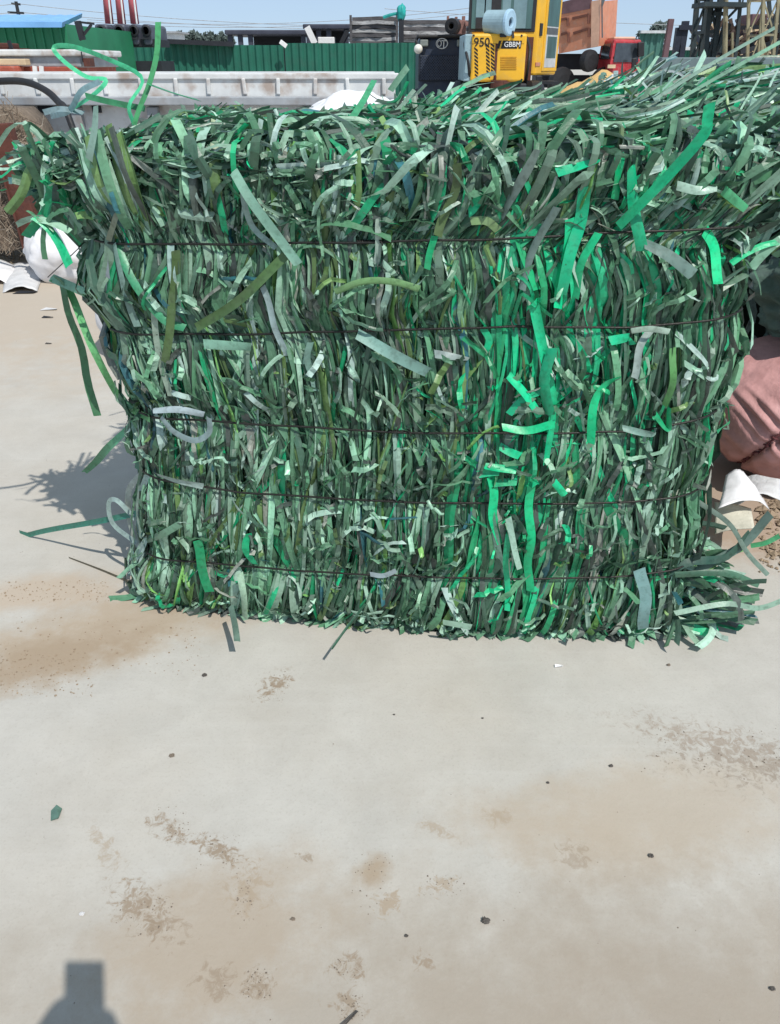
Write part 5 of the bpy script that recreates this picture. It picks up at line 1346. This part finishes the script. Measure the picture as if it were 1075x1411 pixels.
# brown fibre bundle leaning at left
t = thing('fibre_bundle', (px_x(10, 7.2, 240), 7.3, 0), 'brown bundle of dry fibre leaning on the container at left', 'bundle')
q = [at(-90, 142, 7.3), at(28, 150, 7.2), at(55, 200, 7.05), at(36, 330, 6.9), at(-90, 340, 6.9)]
fb = MB(); g = 22; vs = []
for j in range(g+1):
    for i in range(g+1):
        u, v = i/g, j/g; xr_ = np.interp(v, [0, .1, .3, .6, 1], [22, 40, 55, 50, 42]); px_ = -120+(xr_+120)*u; py_ = 146+(344-146)*v+(-6+10*u)*(1-v)
        p = at(px_, py_, 7.35-.35*v); p.y -= .10*math.sin(math.pi*min(1, u*1.0))*1+.05*fbm((u*6, v*6, 2)); vs.append(p)
for j in range(g+1):
    for i in range(g+1): p = Vector(vs[j*(g+1)+i]); vs.append(Vector((p.x, max(p.y+.05, 7.75), p.z)))
o_ = (g+1)**2; fs = [(j*(g+1)+i, (j+1)*(g+1)+i, (j+1)*(g+1)+i+1, j*(g+1)+i+1) for j in range(g) for i in range(g)]
fs += [(o_+a_, o_+d_, o_+c_, o_+b__) for a_, b__, c_, d_ in fs]
for j in range(g): a_ = j*(g+1)+g; b__ = a_+g+1; fs.append((a_, b__, o_+b__, o_+a_))
for i in range(g): fs.append((i, i+1, o_+i+1, o_+i))
fb.add(vs, fs); obj('bundle', fb, M['fibre'], t, smooth=True)
fm = MB(); rr = random.Random(8)
for i in range(900):
    u, v = rr.random()**.7, rr.random(); xr_ = float(np.interp(v, [0, .1, .3, .6, 1], [24, 42, 57, 52, 44])); px_ = -120+(xr_+120)*u; py_ = 146+198*v
    p = at(px_, py_, 7.2-.35*v); d = Vector((rr.gauss(.3, .6), rr.gauss(-.1, .15), rr.gauss(.2, .7))).normalized()*rr.uniform(.04, .16)
    P = [p-d+Vector((0, -.02, 0)), p+Vector((rr.gauss(0, .012), -.035, 0)), p+d+Vector((rr.gauss(0, .03), -.03, rr.gauss(0, .02)))]
    c = rr.choice([(.33, .26, .19), (.24, .18, .13), (.42, .35, .27), (.15, .11, .08)]); fm.ribbon(P, [Vector((0, -1, 0))]*3, rr.uniform(.003, .007), [0]*3, c)
for i in range(30):   # stray fibres
    p = at(rr.uniform(20, 62), rr.uniform(170, 300), 6.95); e = p+Vector((rr.uniform(.05, .25), -.1, rr.gauss(0, .12)))
    fm.ribbon(crspline([p, p.lerp(e, .5)+Vector((0, 0, rr.gauss(0, .05))), e], 8), [Vector((0, -1, 0))]*8, .004, [0]*8, (.45, .40, .32))
o = obj('fibres', fm, M['strip_matte'], t, colors=True); o['kind'] = 'stuff'
mb = MB(); mb.bar(at(52, 345, 6.85), at(2, 170, 6.85), .15, .12); mb.bar(at(38, 345, 6.83), at(-12, 170, 6.83), .02, .14)
tag(obj('rusty_beam', mb, M['rust'], bevel=.012), 'rusty red brown steel beam leaning against the fibre bundle', 'beam')
st = MB()
for i in range(700):
    p = ground(rr.uniform(-60, 75), rr.gauss(352, 8)); p.z = abs(rr.gauss(0, .02)); d = Vector((rr.gauss(0, 1), rr.gauss(0, .6), rr.gauss(0, .3))).normalized()*rr.uniform(.03, .12)
    st.ribbon([p-d*.5+Vector((0, 0, .012)), p+Vector((0, 0, .02)), p+d*.5+Vector((0, 0, .012))], [Vector((0, 0, 1))]*3, rr.uniform(.003, .008), [0]*3, rr.choice([(.42, .32, .2), (.33, .24, .15), (.5, .42, .3)]))
tag(obj('loose_straw', st, M['strip_matte'], colors=True), 'loose straw on the ground at the foot of the container', 'straw', kind='stuff')
# black hose arc
mb = MB(); pts_ = [at(-160, 150, 6.2), at(-60, 118, 6.1), at(0, 112, 6.0), at(35, 113, 5.9), at(62, 124, 5.8), at(80, 140, 5.7), at(95, 162, 5.6)]
e = pts_[-1]; pts_ += [Vector((e.x+.12, 5.5, .75)), Vector((e.x+.2, 5.45, .3)), Vector((e.x+.22, 5.4, .02))]; s_ = pts_[0]; pts_ = [Vector((s_.x-.3, 6.3, .02)), Vector((s_.x-.22, 6.3, .6))]+pts_
mb.tube(crspline(pts_, 60), .022, 10); tag(obj('black_hose', mb, M['black_rubber'], smooth=True), 'thick black hose arching in front of the white container', 'hose')

# ------------------------------------------------------------------ the photographer, whose phone shadow falls into the picture
per = thing('person', (0, -.5, 0), 'person holding up a phone to take the photograph', 'person')
def skinned(name, verts, edges, radii, m_, parent, root=0, sub=2):
    me = bpy.data.meshes.new(name); off = parent.location
    me.from_pydata([Vector(v)-off for v in verts], edges, []); me.materials.append(m_)
    o = bpy.data.objects.new(name, me); C.objects.link(o); o.parent = parent
    sk = o.modifiers.new('skin', 'SKIN'); sv = me.skin_vertices[0].data if me.skin_vertices else None
    if sv is None:
        me.attributes  # the layer is created with the modifier
    for i, r_ in enumerate(radii):
        me.skin_vertices[0].data[i].radius = (r_, r_) if not isinstance(r_, tuple) else r_; me.skin_vertices[0].data[i].use_root = (i == root)
    ss = o.modifiers.new('sub', 'SUBSURF'); ss.levels = sub; ss.render_levels = sub
    return o
HR, HL = Vector((.044, -.062, 1.45)), Vector((-.050, -.060, 1.485))
V = [(0, -.50, .95), (0, -.50, 1.12), (0, -.49, 1.28), (0, -.48, 1.42), (0, -.46, 1.50), (0, -.43, 1.58), (0, -.42, 1.66),
     (.10, -.50, .90), (.12, -.48, .50), (.13, -.50, .09), (.14, -.36, .04), (-.10, -.50, .90), (-.12, -.48, .50), (-.13, -.50, .09), (-.14, -.36, .04),
     (.18, -.47, 1.40), (.25, -.36, 1.17), tuple(HR+Vector((.03, -.05, -.05))), (-.18, -.47, 1.40), (-.26, -.36, 1.17), tuple(HL+Vector((-.03, -.05, -.05)))]
Ed = [(0, 1), (1, 2), (2, 3), (3, 4), (4, 5), (5, 6), (0, 7), (7, 8), (8, 9), (9, 10), (0, 11), (11, 12), (12, 13), (13, 14), (3, 15), (15, 16), (16, 17), (3, 18), (18, 19), (19, 20)]
Rd = [(.16, .11), (.145, .10), (.165, .11), (.13, .09), .055, (.075, .095), (.075, .09), .095, .06, .045, (.045, .03), .095, .06, .045, (.045, .03), .06, .045, .03, .06, .045, .03]
skinned('body', V, Ed, Rd, M['skin'], per)
Vs = [(0, -.50, .92), (0, -.50, 1.12), (0, -.49, 1.28), (0, -.48, 1.42), (.18, -.47, 1.40), (.225, -.40, 1.27), (-.18, -.47, 1.40), (-.228, -.40, 1.27)]
skinned('shirt', Vs, [(0, 1), (1, 2), (2, 3), (3, 4), (4, 5), (3, 6), (6, 7)], [(.175, .125), (.16, .115), (.18, .125), (.14, .10), .072, .062, .072, .062], M['shirt'], per)
Vt = [(0, -.50, .96), (.10, -.50, .88), (.12, -.48, .50), (.13, -.50, .10), (-.10, -.50, .88), (-.12, -.48, .50), (-.13, -.50, .10)]
skinned('trousers', Vt, [(0, 1), (1, 2), (2, 3), (0, 4), (4, 5), (5, 6)], [(.17, .12), .11, .075, .06, .11, .075, .06], M['trousers'], per)
obj('hair', lumpy((0, -.45, 1.665), (.092, .112, .085), 2, .08, 3, 30, 18, floor=1.60), M['hair'], per, smooth=True)
mb = MB(); mb.lathe([(0, .0), (.012, .006), (.016, .02), (.008, .035), (0, .04)], (0, -.318, 1.585), (0, -.35, 1), 10); obj('nose', mb, M['skin'], per, smooth=True)
for s_ in (-1, 1):
    mb = lumpy((s_*.032, -.335, 1.625), (.012, .008, .007), 1, 0, 1, 12, 8, floor=-1); obj('eye', mb, M['white'], per, smooth=True)
    mb = lumpy((s_*.083, -.42, 1.61), (.012, .022, .034), 1, .1, 2, 12, 8, floor=-1); obj('ear', mb, M['skin'], per, smooth=True)
mb = lumpy((0, -.335, 1.55), (.025, .008, .006), 1, 0, 1, 12, 8, floor=-1); obj('mouth', mb, M['lips'], per, smooth=True)
for s_, H in ((1, HR), (-1, HL)):
    w0 = H+Vector((.03*s_, -.05, -.05)); pm = H+Vector((.012*s_, -.012, -.01))
    Vh = [tuple(w0), tuple(pm)]; Eh = [(0, 1)]; Rh = [(.026, .018), (.034, .016)]
    for k in range(4):
        b0 = pm+Vector((-.002*s_, .014, .026-.018*k)); L = [.062, .070, .066, .052][k]
        c0_ = b0+Vector((-.012*s_, .018, .004)); c1_ = c0_+Vector((-.022*s_, .002, .006)); c2_ = c1_+Vector((-L*.22*s_, -.006, .002)); i0 = len(Vh)
        Vh += [tuple(b0), tuple(c0_), tuple(c1_), tuple(c2_)]; Eh += [(1, i0), (i0, i0+1), (i0+1, i0+2), (i0+2, i0+3)]; Rh += [.010, .009, .0085, .007]
    i0 = len(Vh); b0 = pm+Vector((-.006*s_, -.014, .012)); Vh += [tuple(b0), tuple(b0+Vector((-.014*s_, -.006, .022))), tuple(b0+Vector((-.026*s_, .002, .040)))]; Eh += [(1, i0), (i0, i0+1), (i0+1, i0+2)]; Rh += [.012, .010, .008]
    skinned('hand', Vh, Eh, Rh, M['skin'], per, sub=1)
rotp = Matrix.Rotation(-PITCH, 3, 'X')
mb = MB(); pcn = CAM-FWD*.011-UPV*.058+Vector((.0, 0, 0)); mb.box(pcn, (.078, .009, .156), 0, rotp)
tag(obj('phone', mb, M['black'], bevel=.004), 'black smartphone held upright by the photographer', 'phone')
